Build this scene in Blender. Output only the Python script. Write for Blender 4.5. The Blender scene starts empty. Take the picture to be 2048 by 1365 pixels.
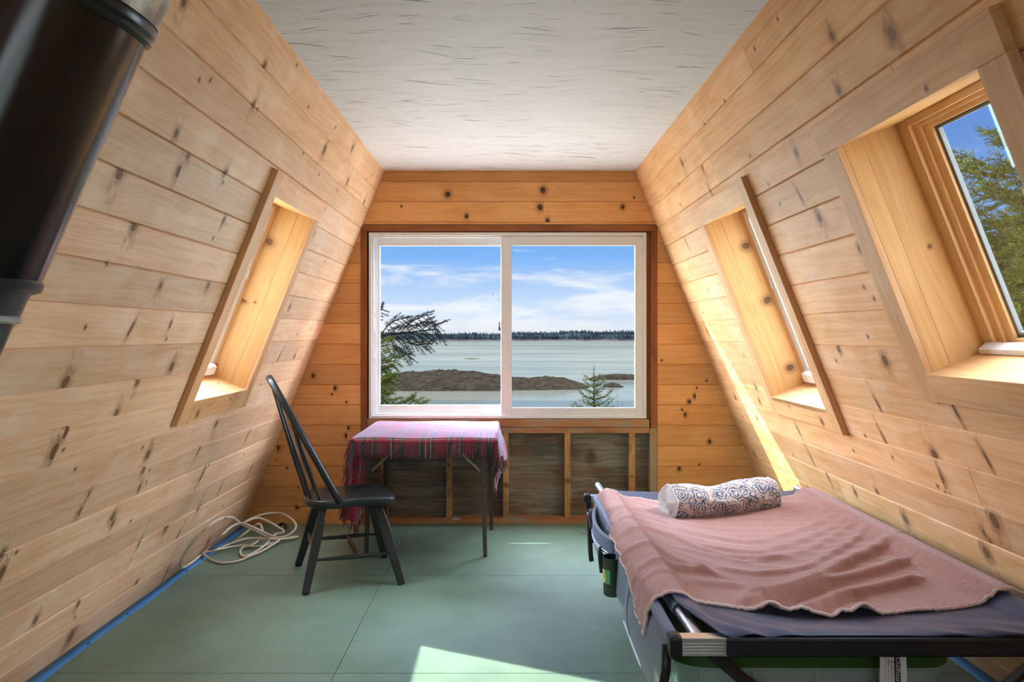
import bpy, math, random
import numpy as np
from mathutils import Vector, Matrix
rng = random.Random(7)
scn = bpy.context.scene
COL = scn.collection

# ------------------------------------------------------------------ camera
cam = bpy.data.cameras.new('camera'); cam_o = bpy.data.objects.new('camera', cam); COL.objects.link(cam_o)
cam_o.location = (0, 0, 1.31); cam_o.rotation_euler = (math.pi/2, 0, 0)
cam.sensor_width = 36; cam.lens = 36*1550/2048
cam.shift_x = 0.00488; cam.shift_y = -0.0066
cam.clip_start = .02; cam.clip_end = 6000
scn.camera = cam_o

# ------------------------------------------------------------------ view
scn.view_settings.view_transform = 'Standard'
scn.view_settings.look = 'None'
scn.view_settings.gamma = 1
scn.view_settings.exposure = 0.15
scn.view_settings.use_curve_mapping = False
scn.cycles.max_bounces = 14
scn.cycles.diffuse_bounces = 7
scn.cycles.transparent_max_bounces = 24
scn.cycles.sample_clamp_indirect = 6
scn.cycles.use_denoising = True

# ------------------------------------------------------------------ world: hazy blue sky with clouds, with fill brightness added outside the window views
class NT:
    def __init__(s, tree):
        s.t = tree; s.n = tree.nodes; s.l = tree.links
    def add(s, typ, **kw):
        nd = s.n.new(typ)
        for k, v in kw.items():
            if k == 'inp':
                for i, x in v.items():
                    s.set(nd, i, x)
            else: setattr(nd, k, v)
        return nd
    def set(s, nd, i, x):
        if isinstance(x, bpy.types.NodeSocket): s.l.new(x, nd.inputs[i])
        elif isinstance(x, bpy.types.Node): s.l.new(x.outputs[0], nd.inputs[i])
        else:
            sk = nd.inputs[i]
            if sk.type == 'RGBA' and len(x) == 3: x = (*x, 1)
            sk.default_value = x
    def m(s, op, a, b=None, c=None, clamp=False):
        nd = s.n.new('ShaderNodeMath'); nd.operation = op; nd.use_clamp = clamp
        for i, x in enumerate((a, b, c)):
            if x is not None: s.set(nd, i, x)
        return nd.outputs[0]
    def vm(s, op, a, b=None):
        nd = s.n.new('ShaderNodeVectorMath'); nd.operation = op
        s.set(nd, 0, a)
        if b is not None: s.set(nd, 1, b)
        return nd.outputs['Value'] if op in ('DOT_PRODUCT', 'LENGTH') else nd.outputs[0]
    def comb(s, x, y, z=0.0):
        nd = s.n.new('ShaderNodeCombineXYZ')
        for i, q in enumerate((x, y, z)): s.set(nd, i, q)
        return nd.outputs[0]
    def sep(s, v):
        nd = s.n.new('ShaderNodeSeparateXYZ'); s.set(nd, 0, v); return nd.outputs
    def mix(s, f, a, b, mode='MIX'):
        nd = s.n.new('ShaderNodeMix'); nd.data_type = 'RGBA'; nd.blend_type = mode
        s.set(nd, 0, f); s.set(nd, 6, a); s.set(nd, 7, b); return nd.outputs[2]
    def ramp(s, f, stops, interp='LINEAR'):
        nd = s.n.new('ShaderNodeValToRGB'); nd.color_ramp.interpolation = interp
        e = nd.color_ramp.elements
        while len(e) < len(stops): e.new(.5)
        for q, (p, c) in zip(e, stops):
            q.position = p; q.color = (*c, 1) if len(c) == 3 else c
        s.set(nd, 0, f); return nd.outputs[0]
    def smooth(s, x, a, b, lo=0.0, hi=1.0):
        nd = s.n.new('ShaderNodeMapRange'); nd.interpolation_type = 'SMOOTHSTEP'
        s.set(nd, 0, x); s.set(nd, 1, a); s.set(nd, 2, b); s.set(nd, 3, lo); s.set(nd, 4, hi); return nd.outputs[0]
    def noise(s, v, scale=1.0, detail=3.0, rough=.5, dist=0.0):
        nd = s.n.new('ShaderNodeTexNoise')
        s.set(nd, 'Vector', v); s.set(nd, 'Scale', scale); s.set(nd, 'Detail', detail)
        s.set(nd, 'Roughness', rough); s.set(nd, 'Distortion', dist); return nd.outputs[0]

SKY_FILL = 35.0         # added brightness of the sky outside the window-view cone, to fill the room
w = bpy.data.worlds.new('sky'); scn.world = w; w.use_nodes = True
t = NT(w.node_tree); t.n.clear()
tc = t.add('ShaderNodeTexCoord').outputs['Generated']
d = t.sep(tc)
el = t.m('ARCSINE', d[2])
blue = t.ramp(t.m('DIVIDE', el, .5, clamp=True), [(0, (.72, .80, .93)), (.10, (.50, .66, .93)), (.20, (.21, .45, .90)), (.45, (.095, .29, .76)), (1, (.05, .18, .6))])
hor = t.m('MAXIMUM', t.m('ADD', d[2], .06), .01)
cv = t.comb(t.m('MULTIPLY', d[0], 3.2), t.m('MULTIPLY', d[1], 3.2), t.m('MULTIPLY', d[2], 17.0))
cl = t.noise(cv, 1.9, 6, .55, .35)
thr = t.smooth(el, .02, .115, .40, .575)
cm = t.smooth(t.m('SUBTRACT', cl, thr), -.02, .16)
cm = t.m('MULTIPLY', cm, t.smooth(el, .0, .3, .95, .55))
skyc = t.mix(cm, blue, (.86, .88, .95))
skyc = t.mix(t.smooth(el, .0, -.02), skyc, (.30, .34, .34))
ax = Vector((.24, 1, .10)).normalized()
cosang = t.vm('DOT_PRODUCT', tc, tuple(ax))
mult = t.smooth(cosang, .90, .66, 1.0, SKY_FILL)
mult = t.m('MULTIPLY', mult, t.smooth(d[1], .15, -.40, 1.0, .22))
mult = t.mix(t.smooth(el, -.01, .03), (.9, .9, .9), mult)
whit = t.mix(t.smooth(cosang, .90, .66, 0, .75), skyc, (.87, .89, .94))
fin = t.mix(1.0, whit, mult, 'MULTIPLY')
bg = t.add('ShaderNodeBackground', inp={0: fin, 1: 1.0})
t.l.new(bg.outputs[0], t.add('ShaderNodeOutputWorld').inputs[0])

# ------------------------------------------------------------------ sun, high over the bay to the left
sun = bpy.data.lights.new('sun', 'SUN'); sun.energy = 18.0; sun.angle = math.radians(.6); sun.color = (1, .93, .82)
sun_o = bpy.data.objects.new('sun', sun); COL.objects.link(sun_o)
sun_o.location = (-8, 12, 9)
sun_o.rotation_euler = Vector((.352, -.232, -.345)).to_track_quat('-Z', 'Y').to_euler()

KNOTS_LEFT = """2.05 1.631 s,2.35 1.640 s,2.75 1.595 M,3.16 1.622 M,2.66 1.430 T,2.96 1.450 M,2.97 1.389 s,2.38 1.251 L,3.12 1.269 L,2.87 1.218 M,2.80 1.104 M,2.50 1.069 L,3.53 0.983 s,3.94 0.917 M,4.71 1.014 s,2.48 1.006 X,2.53 1.003 s,2.66 0.911 s,3.23 0.871 L,3.15 0.915 s,3.25 0.795 M,3.28 0.711 M,3.32 0.782 s,3.33 0.727 s,2.83 0.780 M,2.83 0.715 L,3.13 0.619 L,3.15 0.581 M,3.33 0.543 s,2.41 0.674 M,2.49 0.655 s,2.45 0.598 L,3.84 0.794 T,4.04 0.619 T,4.09 0.664 s,4.46 0.458 T,4.20 0.393 M,3.81 0.381 L,4.96 0.484 T,4.59 0.759 T,4.67 0.630 s,4.66 0.298 s,4.04 0.278 T,4.65 0.071 M,4.09 0.054 T,3.70 0.127 M,3.13 0.239 M,3.15 0.169 s,2.81 0.294 M,3.18 0.076 X,2.21 2.431 M,2.88 2.483 M,2.46 2.279 s,2.53 2.302 s,2.92 2.340 M,2.97 2.336 s,2.45 2.093 M,2.58 2.051 M,2.56 1.988 L,2.91 2.061 M,2.92 2.025 s,2.23 1.909 L,3.65 2.328 s,4.40 2.550 M,4.00 2.298 s,4.57 2.380 M,4.97 2.479 s,5.08 2.538 s,4.43 2.295 s,3.06 1.894 M,3.03 1.813 s,2.42 1.775 L,4.35 2.168 s,4.32 2.015 M,4.31 1.846 s,4.76 1.891 s,4.41 1.575 M,5.06 1.445 s,4.80 1.409 s,2.37 1.432 s"""
KNOTS_RIGHT = """2.61 2.553 s,2.33 2.375 M,2.05 2.265 L,2.41 2.228 M,2.86 2.129 M,3.29 2.226 s,3.33 2.488 s,3.96 2.324 L,4.47 2.341 s,4.59 2.236 s,2.97 1.982 T,3.18 1.986 s,2.88 1.876 L,2.67 1.727 M,4.79 2.017 T,3.22 2.080 s,2.75 1.589 s,2.71 1.543 s,2.87 1.400 s,3.17 1.344 M,3.24 1.290 s,2.81 1.306 L,3.01 1.115 T,2.47 1.144 T,4.72 1.704 s,5.04 1.563 s,4.54 1.075 M,4.57 0.984 M,4.08 0.866 T,3.08 0.967 T,3.25 0.951 s,2.72 0.954 L,2.40 0.992 T,3.07 0.885 s,3.44 0.853 s,2.74 0.861 L,2.79 0.820 s,2.75 0.802 s,2.50 0.760 X,2.59 0.693 M,2.58 0.662 M,3.62 0.614 M,3.36 0.672 M,3.18 0.592 L,2.63 0.612 L,4.05 0.712 T,3.91 0.633 T,4.77 0.853 M,4.65 0.458 s,5.10 0.825 s"""
KNOTS_BACK = """-0.41 2.278 L,0.25 2.306 L,0.23 2.188 L,-0.28 2.126 M,0.28 2.098 M,-0.73 2.195 s,0.80 2.191 M,0.88 2.257 s,-1.34 1.023 M,-1.19 0.937 M,-1.21 0.895 s,-1.11 0.840 s,-1.10 0.664 M,-1.11 0.608 M,-1.59 0.525 L,-1.59 0.439 s,-1.52 0.384 s,-1.45 0.252 s,-1.45 0.114 M,1.07 1.130 s,1.38 0.989 s,1.31 0.940 s,1.30 0.881 M,1.26 0.843 M,1.21 0.788 s,1.23 0.753 M,1.40 0.567 M,1.19 0.380 M,1.33 0.408 s"""
CABLE_POINTS = [(-1.754, 4.686, 0.008), (-1.732, 4.771, 0.008), (-1.688, 4.827, 0.020), (-1.651, 4.850, 0.055), (-1.617, 4.900, 0.079), (-1.580, 4.900, 0.108), (-1.557, 4.900, 0.102), (-1.531, 4.850, 0.078), (-1.548, 4.873, 0.040), (-1.551, 4.810, 0.020), (-1.577, 4.740, 0.012), (-1.609, 4.714, 0.010), (-1.592, 4.623, 0.009), (-1.550, 4.543, 0.008), (-1.523, 4.550, 0.008), (-1.499, 4.635, 0.010), (-1.481, 4.734, 0.018), (-1.479, 4.842, 0.025), (-1.482, 4.929, 0.030), (-1.464, 4.964, 0.035), (-1.431, 4.954, 0.040), (-1.447, 5.000, 0.045), (-1.489, 5.000, 0.073), (-1.550, 5.000, 0.106), (-1.607, 5.000, 0.123), (-1.638, 4.950, 0.125), (-1.663, 4.900, 0.116), (-1.676, 5.050, 0.104), (-1.615, 5.100, 0.121), (-1.558, 5.150, 0.121), (-1.505, 5.150, 0.120), (-1.437, 5.100, 0.108), (-1.371, 5.000, 0.097), (-1.348, 4.950, 0.076), (-1.359, 4.922, 0.055), (-1.390, 4.901, 0.035), (-1.429, 4.876, 0.030), (-1.474, 4.873, 0.040), (-1.495, 4.750, 0.097), (-1.558, 4.750, 0.128), (-1.617, 4.750, 0.149), (-1.648, 4.750, 0.147), (-1.675, 4.700, 0.138), (-1.696, 4.600, 0.111), (-1.784, 4.672, 0.035), (-1.797, 4.559, 0.012), (-1.793, 4.412, 0.010), (-1.798, 4.322, 0.010), (-1.793, 4.273, 0.024), (-1.776, 4.211, 0.059), (-1.742, 4.151, 0.106), (-1.700, 4.107, 0.162), (-1.646, 4.069, 0.223), (-1.611, 4.088, 0.260), (-1.576, 4.138, 0.298), (-1.696, 4.600, 0.215), (-1.675, 4.650, 0.209), (-1.662, 4.700, 0.196), (-1.653, 4.750, 0.168), (-1.643, 4.800, 0.134), (-1.581, 4.750, 0.124), (-1.518, 4.750, 0.094), (-1.495, 4.836, 0.045), (-1.442, 4.841, 0.030), (-1.419, 4.825, 0.025), (-1.435, 4.743, 0.020), (-1.462, 4.617, 0.015), (-1.497, 4.526, 0.015), (-1.537, 4.454, 0.008), (-1.585, 4.412, 0.008), (-1.636, 4.416, 0.008), (-1.710, 4.476, 0.008), (-1.762, 4.523, 0.020), (-1.792, 4.568, 0.020), (-1.757, 4.599, 0.020), (-1.721, 4.598, 0.030), (-1.673, 4.694, 0.020), (-1.611, 4.734, 0.018), (-1.518, 4.724, 0.014), (-1.475, 4.772, 0.012), (-1.446, 4.857, 0.012), (-1.405, 4.952, 0.010), (-1.342, 4.970, 0.010), (-1.368, 4.889, 0.022), (-1.439, 4.832, 0.030), (-1.530, 4.831, 0.035), (-1.617, 4.831, 0.035), (-1.662, 4.790, 0.030), (-1.707, 4.751, 0.020), (-1.725, 4.678, 0.020)]
# ------------------------------------------------------------------ helpers
def tag(o, label=None, cat=None, group=None, kind=None):
    if label: o['label'] = label
    if cat: o['category'] = cat
    if group: o['group'] = group
    if kind: o['kind'] = kind
    return o
def empty(name, loc=(0, 0, 0), rz=0.0):
    o = bpy.data.objects.new(name, None); COL.objects.link(o); o.location = loc; o.rotation_euler = (0, 0, rz)
    o.empty_display_size = .1
    return o
def copy_tree(o, parent=None):
    c = o.copy(); COL.objects.link(c)
    if parent: c.parent = parent
    for ch in list(o.children): copy_tree(ch, c)
    return c

class MB:
    """collects geometry, builds ONE mesh object"""
    def __init__(s): s.v = []; s.f = []; s.mi = []; s.ca = []; s.ka = []; s.at = False
    def face(s, idx, uv=None, kn=None, mi=0):
        s.f.append(tuple(idx)); s.mi.append(mi)
        n = len(idx)
        if uv: s.at = True
        s.ca.extend(uv if uv else [(0, 0, 0)]*n)
        s.ka.extend(kn if kn else [(9, 9, 0)]*n)
    def add(s, vs, fs, mi=0):
        b = len(s.v); s.v.extend(tuple(x) for x in vs)
        for f in fs: s.face([b+i for i in f], mi=mi)
    def hexa(s, p, mi=0):      # 8 points: 0-3 bottom loop, 4-7 top loop
        s.add(p, [(3, 2, 1, 0), (4, 5, 6, 7), (0, 1, 5, 4), (1, 2, 6, 5), (2, 3, 7, 6), (3, 0, 4, 7)], mi)
    def box(s, x0, x1, y0, y1, z0, z1, mi=0):
        s.hexa([(x0, y0, z0), (x1, y0, z0), (x1, y1, z0), (x0, y1, z0), (x0, y0, z1), (x1, y0, z1), (x1, y1, z1), (x0, y1, z1)], mi)
    def tube(s, pts, r, n=10, caps=True, flat=1.0, up=None, mi=0):
        pts = [Vector(p) for p in pts]
        rs = r if hasattr(r, '__len__') else [r]*len(pts)
        T = []
        for i in range(len(pts)):
            a = pts[max(0, i-1)]; b = pts[min(len(pts)-1, i+1)]
            T.append((b-a).normalized())
        u0 = Vector(up) if up else (Vector((0, 0, 1)) if abs(T[0].z) < .9 else Vector((1, 0, 0)))
        x = (u0 - T[0]*u0.dot(T[0])).normalized()
        b = len(s.v)
        for i, p in enumerate(pts):
            if not up: x = (x - T[i]*x.dot(T[i])).normalized()
            else:
                x = (Vector(up) - T[i]*Vector(up).dot(T[i])); x = x.normalized() if x.length > 1e-4 else Vector((1, 0, 0))
            y = T[i].cross(x)
            for k in range(n):
                a = 2*math.pi*k/n
                s.v.append(tuple(p + x*(rs[i]*math.cos(a)*flat) + y*(rs[i]*math.sin(a))))
        for i in range(len(pts)-1):
            for k in range(n):
                k2 = (k+1) % n
                s.face([b+i*n+k, b+i*n+k2, b+(i+1)*n+k2, b+(i+1)*n+k], mi=mi)
        if caps:
            s.face([b+k for k in range(n)][::-1], mi=mi)
            e = b+(len(pts)-1)*n
            s.face([e+k for k in range(n)], mi=mi)
    def loft(s, rings, closed=True, caps=True, mi=0):
        n = len(rings[0]); b = len(s.v)
        for rr in rings: s.v.extend(tuple(p) for p in rr)
        for i in range(len(rings)-1):
            for k in range(n if closed else n-1):
                k2 = (k+1) % n
                s.face([b+i*n+k, b+i*n+k2, b+(i+1)*n+k2, b+(i+1)*n+k], mi=mi)
        if caps and closed:
            s.face([b+k for k in range(n)][::-1], mi=mi)
            e = b+(len(rings)-1)*n; s.face([e+k for k in range(n)], mi=mi)
    def prism(s, poly, z0, z1, mi=0):
        n = len(poly); b = len(s.v)
        s.v.extend((x, y, z0) for x, y in poly); s.v.extend((x, y, z1) for x, y in poly)
        s.face([b+i for i in range(n)][::-1], mi=mi); s.face([b+n+i for i in range(n)], mi=mi)
        for i in range(n):
            j = (i+1) % n; s.face([b+i, b+j, b+n+j, b+n+i], mi=mi)
    def grid(s, fn, nu, nv, mi=0, uvf=None):
        b = len(s.v)
        for j in range(nv+1):
            for i in range(nu+1): s.v.append(tuple(fn(i/nu, j/nv)))
        for j in range(nv):
            for i in range(nu):
                a = b+j*(nu+1)+i
                uv = [((q/nu, p/nv, 0) if uvf is None else (*uvf(q/nu, p/nv), 0)) for q, p in ((i, j), (i+1, j), (i+1, j+1), (i, j+1))]
                s.face([a, a+1, a+nu+2, a+nu+1], uv=uv, mi=mi)
    def board(s, O, U, V, N, lu, lv, ln, rnd=None, knots=(), mi=0, du=0.0, dv=0.0):
        """a wooden board: O corner, grain along U; front face (+N) carries knots"""
        O, U, V, N = (Vector(q) for q in (O, U, V, N))
        if rnd is None: rnd = rng.random()
        cuts = [0.0]; ks = sorted(knots, key=lambda k: k[0]); seg = []
        for i, k in enumerate(ks):
            if i: cuts.append(max(cuts[-1]+.003, (ks[i-1][0]+k[0])/2))
        cuts.append(max(lu, cuts[-1]+.003))
        def P(a, b_, c): return tuple(O+U*a+V*b_+N*c)
        for i in range(len(cuts)-1):
            a0, a1 = cuts[i], cuts[i+1]; k = ks[i] if ks else None
            b = len(s.v)
            s.v.extend([P(a0, 0, ln), P(a1, 0, ln), P(a1, lv, ln), P(a0, lv, ln), P(a0, 0, 0), P(a1, 0, 0), P(a1, lv, 0), P(a0, lv, 0)])
            q = [(a0, 0), (a1, 0), (a1, lv), (a0, lv)]
            s.face([b, b+1, b+2, b+3], [(x+du, y+dv, rnd) for x, y in q], [knot_uv(x, y, k) for x, y in q], mi)
            s.face([b+7, b+6, b+5, b+4], [(x+du, y+dv+.3, rnd) for x, y in q[::-1]], None, mi)
            s.face([b+4, b+5, b+1, b], [(a0+du, -ln+dv, rnd), (a1+du, -ln+dv, rnd), (a1+du, dv, rnd), (a0+du, dv, rnd)], None, mi)
            s.face([b+3, b+2, b+6, b+7], [(a0+du, lv+dv, rnd), (a1+du, lv+dv, rnd), (a1+du, lv+ln+dv, rnd), (a0+du, lv+ln+dv, rnd)], None, mi)
            if i == 0: s.face([b+4, b, b+3, b+7], [(0, 0, rnd), (.01, 0, rnd), (.01, lv, rnd), (0, lv, rnd)], None, mi)
            if i == len(cuts)-2: s.face([b+1, b+5, b+6, b+2], [(lu, 0, rnd), (lu+.01, 0, rnd), (lu+.01, lv, rnd), (lu, lv, rnd)], None, mi)
    def build(s, name, mat, parent=None, smooth=False, loc=None, local=False, bevel=0.0, subsurf=0, solid=0.0, kind=None, label=None, merge=False, clean=False):
        me = bpy.data.meshes.new(name)
        off = Vector((0, 0, 0))
        if parent is not None and not local:
            q = parent
            while q: off += q.location; q = q.parent
        if loc is not None: off = Vector(loc)
        vs = np.array(s.v, dtype=np.float64) - np.array(off)
        me.from_pydata(vs.tolist(), [], s.f)
        for m_ in (mat if isinstance(mat, (list, tuple)) else [mat]): me.materials.append(m_)
        me.polygons.foreach_set('material_index', s.mi)
        if s.at or any(m_.get('wood') for m_ in (mat if isinstance(mat, (list, tuple)) else [mat])):
            a = me.attributes.new('uvw', 'FLOAT_VECTOR', 'CORNER'); a.data.foreach_set('vector', np.array(s.ca, dtype=np.float32).ravel())
            a = me.attributes.new('knot', 'FLOAT_VECTOR', 'CORNER'); a.data.foreach_set('vector', np.array(s.ka, dtype=np.float32).ravel())
        if smooth: me.polygons.foreach_set('use_smooth', [True]*len(s.f))
        me.update()
        if clean:
            me.validate()
        o = bpy.data.objects.new(name, me); COL.objects.link(o)
        if parent is not None: o.parent = parent
        if loc is not None: o.location = loc
        if smooth == 'auto':
            try: me.set_sharp_from_angle(angle=math.radians(38))
            except Exception: pass
        if solid: md = o.modifiers.new('thickness', 'SOLIDIFY'); md.thickness = solid; md.offset = 0
        if bevel:
            md = o.modifiers.new('edge', 'BEVEL'); md.width = bevel; md.segments = 2; md.limit_method = 'ANGLE'
        if subsurf: md = o.modifiers.new('round', 'SUBSURF'); md.levels = subsurf; md.render_levels = subsurf
        if kind: o['kind'] = kind
        if label: o['label'] = label
        return o

KN = {'s': (.007, .007, .007), 'M': (.013, .016, .014), 'L': (.019, .022, .020), 'X': (.023, .032, .027), 'T': (.008, .030, .014)}
def knot_uv(x, y, k):
    if k is None: return (9, 9, 0)
    a, b, sz = KN[k[2]]
    dx, dy = x-k[0], y-k[1]
    if k[2] == 'T': dx = dx - dy*.25
    return (dx/a, dy/b, sz)
def parse_knots(txt):
    out = []
    for q in txt.split(','):
        a, b, c = q.split(); out.append((float(a), float(b), c))
    return out

def planking(mb, O, U, V, N, rows, u0, u1, holes=(), knots=(), joints=(), off=.0, cham=.0042, dep=.006, uf=None):
    """tongue-and-groove planks on a plane. rows: list of v edges; holes: (ua,ub,va,vb); joints: {row: [u,...]}; uf: row -> (u0,u1)"""
    O, U, V, N = (Vector(q) for q in (O, U, V, N))
    def P(a, b, c): return tuple(O+U*a+V*b+N*(c+off))
    for ri in range(len(rows)-1):
        va, vb = rows[ri], rows[ri+1]
        ua_, ub_ = uf(va, vb) if uf else (u0, u1)
        br = {ua_, ub_}
        for h in holes:
            if h[2] < vb and h[3] > va:
                for q in (h[0], h[1]):
                    if ua_ < q < ub_: br.add(q)
        js = [q for q in joints.get(ri, []) if ua_ < q < ub_] if joints else []
        br |= set(js); br = sorted(br)
        rnd = rng.random()
        for i in range(len(br)-1):
            a, b = br[i], br[i+1]
            if a in js: rnd = rng.random()
            vv = [(va, vb)]
            for h in holes:
                if h[0] < (a+b)/2 < h[1]:
                    nv = []
                    for (x, y) in vv:
                        if h[2] >= y or h[3] <= x: nv.append((x, y)); continue
                        if h[2] > x: nv.append((x, h[2]))
                        if h[3] < y: nv.append((h[3], y))
                    vv = nv
            for (x, y) in vv:
                if y-x < .004: continue
                ks = sorted([k for k in knots if a <= k[0] < b and va-.005 <= k[1] < vb+.005])
                # keep one knot per stretch of plank
                cuts = [a]
                for j in range(1, len(ks)): cuts.append(max(cuts[-1]+.002, (ks[j-1][0]+ks[j][0])/2))
                cuts.append(b)
                ga = a+.0012 if a in js else a; gb = b-.0012 if b in js else b
                cuts[0] = ga; cuts[-1] = gb
                c0 = cham if x == va else 0; c1 = cham if y == vb else 0
                for j in range(len(cuts)-1):
                    A, B = cuts[j], cuts[j+1]; k = ks[j] if ks else None
                    lv = [(x, -dep if c0 else 0), (x+c0, 0), (y-c1, 0), (y, -dep if c1 else 0)]
                    for (p, n0), (q, n1) in zip(lv[:-1], lv[1:]):
                        if q-p < 1e-6: continue
                        bi = len(mb.v)
                        mb.v.extend([P(A, p, n0), P(B, p, n0), P(B, q, n1), P(A, q, n1)])
                        cc = [(A, p), (B, p), (B, q), (A, q)]
                        mb.face([bi, bi+1, bi+2, bi+3], [(m, n, rnd) for m, n in cc], [knot_uv(m, n, k) for m, n in cc])
def backing(mb, O, U, V, N, u0, u1, v0, v1, holes, n0, n1, mi=1):
    """solid wall behind the planks, with openings"""
    O, U, V, N = (Vector(q) for q in (O, U, V, N))
    us = sorted({u0, u1, *[q for h in holes for q in h[:2]]}); vs = sorted({v0, v1, *[q for h in holes for q in h[2:]]})
    for i in range(len(us)-1):
        for j in range(len(vs)-1):
            a, b, c, d_ = us[i], us[i+1], vs[j], vs[j+1]
            if any(h[0] < (a+b)/2 < h[1] and h[2] < (c+d_)/2 < h[3] for h in holes): continue
            P = lambda p, q, n: tuple(O+U*p+V*q+N*n)
            mb.hexa([P(a, c, n0), P(b, c, n0), P(b, d_, n0), P(a, d_, n0), P(a, c, n1), P(b, c, n1), P(b, d_, n1), P(a, d_, n1)], mi)

# ------------------------------------------------------------------ materials
def newmat(name):
    m_ = bpy.data.materials.new(name); m_.use_nodes = True
    t_ = NT(m_.node_tree); t_.n.clear()
    out = t_.add('ShaderNodeOutputMaterial'); bs = t_.add('ShaderNodeBsdfPrincipled')
    t_.l.new(bs.outputs[0], out.inputs[0])
    return m_, t_, bs, out
def bump(t_, bs, h, strength=.3, dist=.002):
    b = t_.add('ShaderNodeBump'); t_.set(b, 'Height', h); t_.set(b, 'Strength', strength); t_.set(b, 'Distance', dist)
    t_.l.new(b.outputs[0], bs.inputs['Normal'])
def plain(name, c, rough=.5, metal=0.0, sheen=0.0, noise=.06, nscale=30.0, spec=.5, bumpy=0.0):
    m_, t_, bs, out = newmat(name)
    co = t_.add('ShaderNodeTexCoord').outputs['Object']
    n = t_.noise(co, nscale, 4)
    f = t_.smooth(n, .3, .7, 1-noise, 1+noise)
    t_.set(bs, 'Base Color', t_.mix(1.0, (*c, 1), f, 'MULTIPLY'))
    t_.set(bs, 'Roughness', rough); t_.set(bs, 'Metallic', metal); t_.set(bs, 'Specular IOR Level', spec)
    if sheen: t_.set(bs, 'Sheen Weight', sheen); t_.set(bs, 'Sheen Roughness', .4)
    if bumpy: bump(t_, bs, n, bumpy)
    return m_
def pine(name, light, dark, knot=(.15, .075, .030), grain=1.0, smear=.5, tone=.16, blotch=.35, pale=(.86, .70, .50), palef=.0, rough=.48, weather=None, weather_f=0.0):
    m_, t_, bs, out = newmat(name); m_['wood'] = 1
    uvw = t_.add('ShaderNodeAttribute', attribute_name='uvw').outputs['Vector']
    kn = t_.add('ShaderNodeAttribute', attribute_name='knot').outputs['Vector']
    u, v, r = t_.sep(uvw)[:3]; kx, ky, ks = t_.sep(kn)[:3]
    kx2 = t_.m('MULTIPLY', kx, kx); ky2 = t_.m('MULTIPLY', ky, ky)
    flow = t_.m('DIVIDE', t_.m('MULTIPLY', ky, t_.m('MULTIPLY', ks, 1.5)), t_.m('ADD', t_.m('ADD', t_.m('MULTIPLY', kx2, .14), ky2), .9))
    vf = t_.m('SUBTRACT', v, flow)
    ro = t_.m('MULTIPLY', r, 41.7)
    U = t_.m('ADD', u, ro)
    low = t_.noise(t_.comb(t_.m('MULTIPLY', U, .9), t_.m('ADD', t_.m('MULTIPLY', vf, 5.5), ro), r), 1, 2)
    n1 = t_.noise(t_.comb(t_.m('MULTIPLY', U, 1.6), t_.m('ADD', t_.m('MULTIPLY', vf, 34), ro), r), 1, 4, .6)
    n2 = t_.noise(t_.comb(t_.m('MULTIPLY', U, 5), t_.m('MULTIPLY', vf, 260), r), 1, 2)
    ring = t_.m('SINE', t_.m('MULTIPLY', t_.m('ADD', t_.m('MULTIPLY', vf, 34), t_.m('MULTIPLY', low, 11)), 6.283))
    ring = t_.m('POWER', t_.m('ADD', t_.m('MULTIPLY', ring, .5), .5), 3.0)
    bl = t_.noise(t_.comb(t_.m('MULTIPLY', U, 3.2), t_.m('ADD', t_.m('MULTIPLY', v, 4.5), ro), r), 1, 3)
    f = t_.m('ADD', t_.m('MULTIPLY', t_.smooth(n1, .35, .7), .42*grain), t_.m('MULTIPLY', ring, .21*grain))
    f = t_.m('ADD', f, t_.m('MULTIPLY', t_.smooth(n2, .4, .7), .16*grain))
    f = t_.m('ADD', f, t_.m('MULTIPLY', t_.smooth(bl, .42, .72), blotch), clamp=True)
    col = t_.mix(f, light, dark)
    if palef: col = t_.mix(t_.m('MULTIPLY', t_.smooth(t_.noise(t_.comb(t_.m('MULTIPLY', U, 5), t_.m('ADD', t_.m('MULTIPLY', v, 7), ro), 3.3), 1, 3), .5, .75), palef), col, pale)
    hsh = t_.add('ShaderNodeTexWhiteNoise', noise_dimensions='1D'); t_.set(hsh, 'W', t_.m('MULTIPLY', r, 917.0))
    col = t_.mix(1.0, col, t_.smooth(hsh.outputs['Value'], 0, 1, 1-tone, 1+tone*.6), 'MULTIPLY')
    # smears running across the board at a knot
    wob = t_.noise(t_.comb(t_.m('ADD', t_.m('MULTIPLY', U, 45), t_.m('MULTIPLY', v, 14)), t_.m('MULTIPLY', v, 26), r), 1, 3)
    sm = t_.m('EXPONENT', t_.m('SUBTRACT', t_.m('MULTIPLY', kx2, -.22), t_.m('MULTIPLY', ky2, .045)))
    sm = t_.m('MULTIPLY', t_.m('MULTIPLY', sm, t_.smooth(wob, .38, .68)), smear)
    sm = t_.m('MULTIPLY', sm, t_.smooth(ks, .008, .016))
    col = t_.mix(sm, col, tuple(q*p for q, p in zip(dark, (.42, .40, .42))))
    rr = t_.m('SQRT', t_.m('ADD', kx2, ky2))
    rw = t_.m('ADD', rr, t_.m('MULTIPLY', t_.m('SUBTRACT', wob, .5), .7))
    halo = t_.m('MULTIPLY', t_.smooth(rw, 2.6, 1.0), .62)
    col = t_.mix(halo, col, tuple(q*.52 for q in dark))
    core = t_.smooth(rw, 1.05, .82)
    krg = t_.m('ADD', t_.m('MULTIPLY', t_.m('SINE', t_.m('MULTIPLY', rw, 15)), .5), .5)
    col = t_.mix(core, col, t_.mix(krg, tuple(q*.7 for q in knot), tuple(q*1.7 for q in knot)))
    if weather:
        wn = t_.noise(t_.comb(t_.m('MULTIPLY', U, 4), t_.m('ADD', t_.m('MULTIPLY', v, 9), ro), r), 1, 4, .65)
        col = t_.mix(t_.m('MULTIPLY', t_.smooth(wn, .45, .62), weather_f), col, weather)
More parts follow.
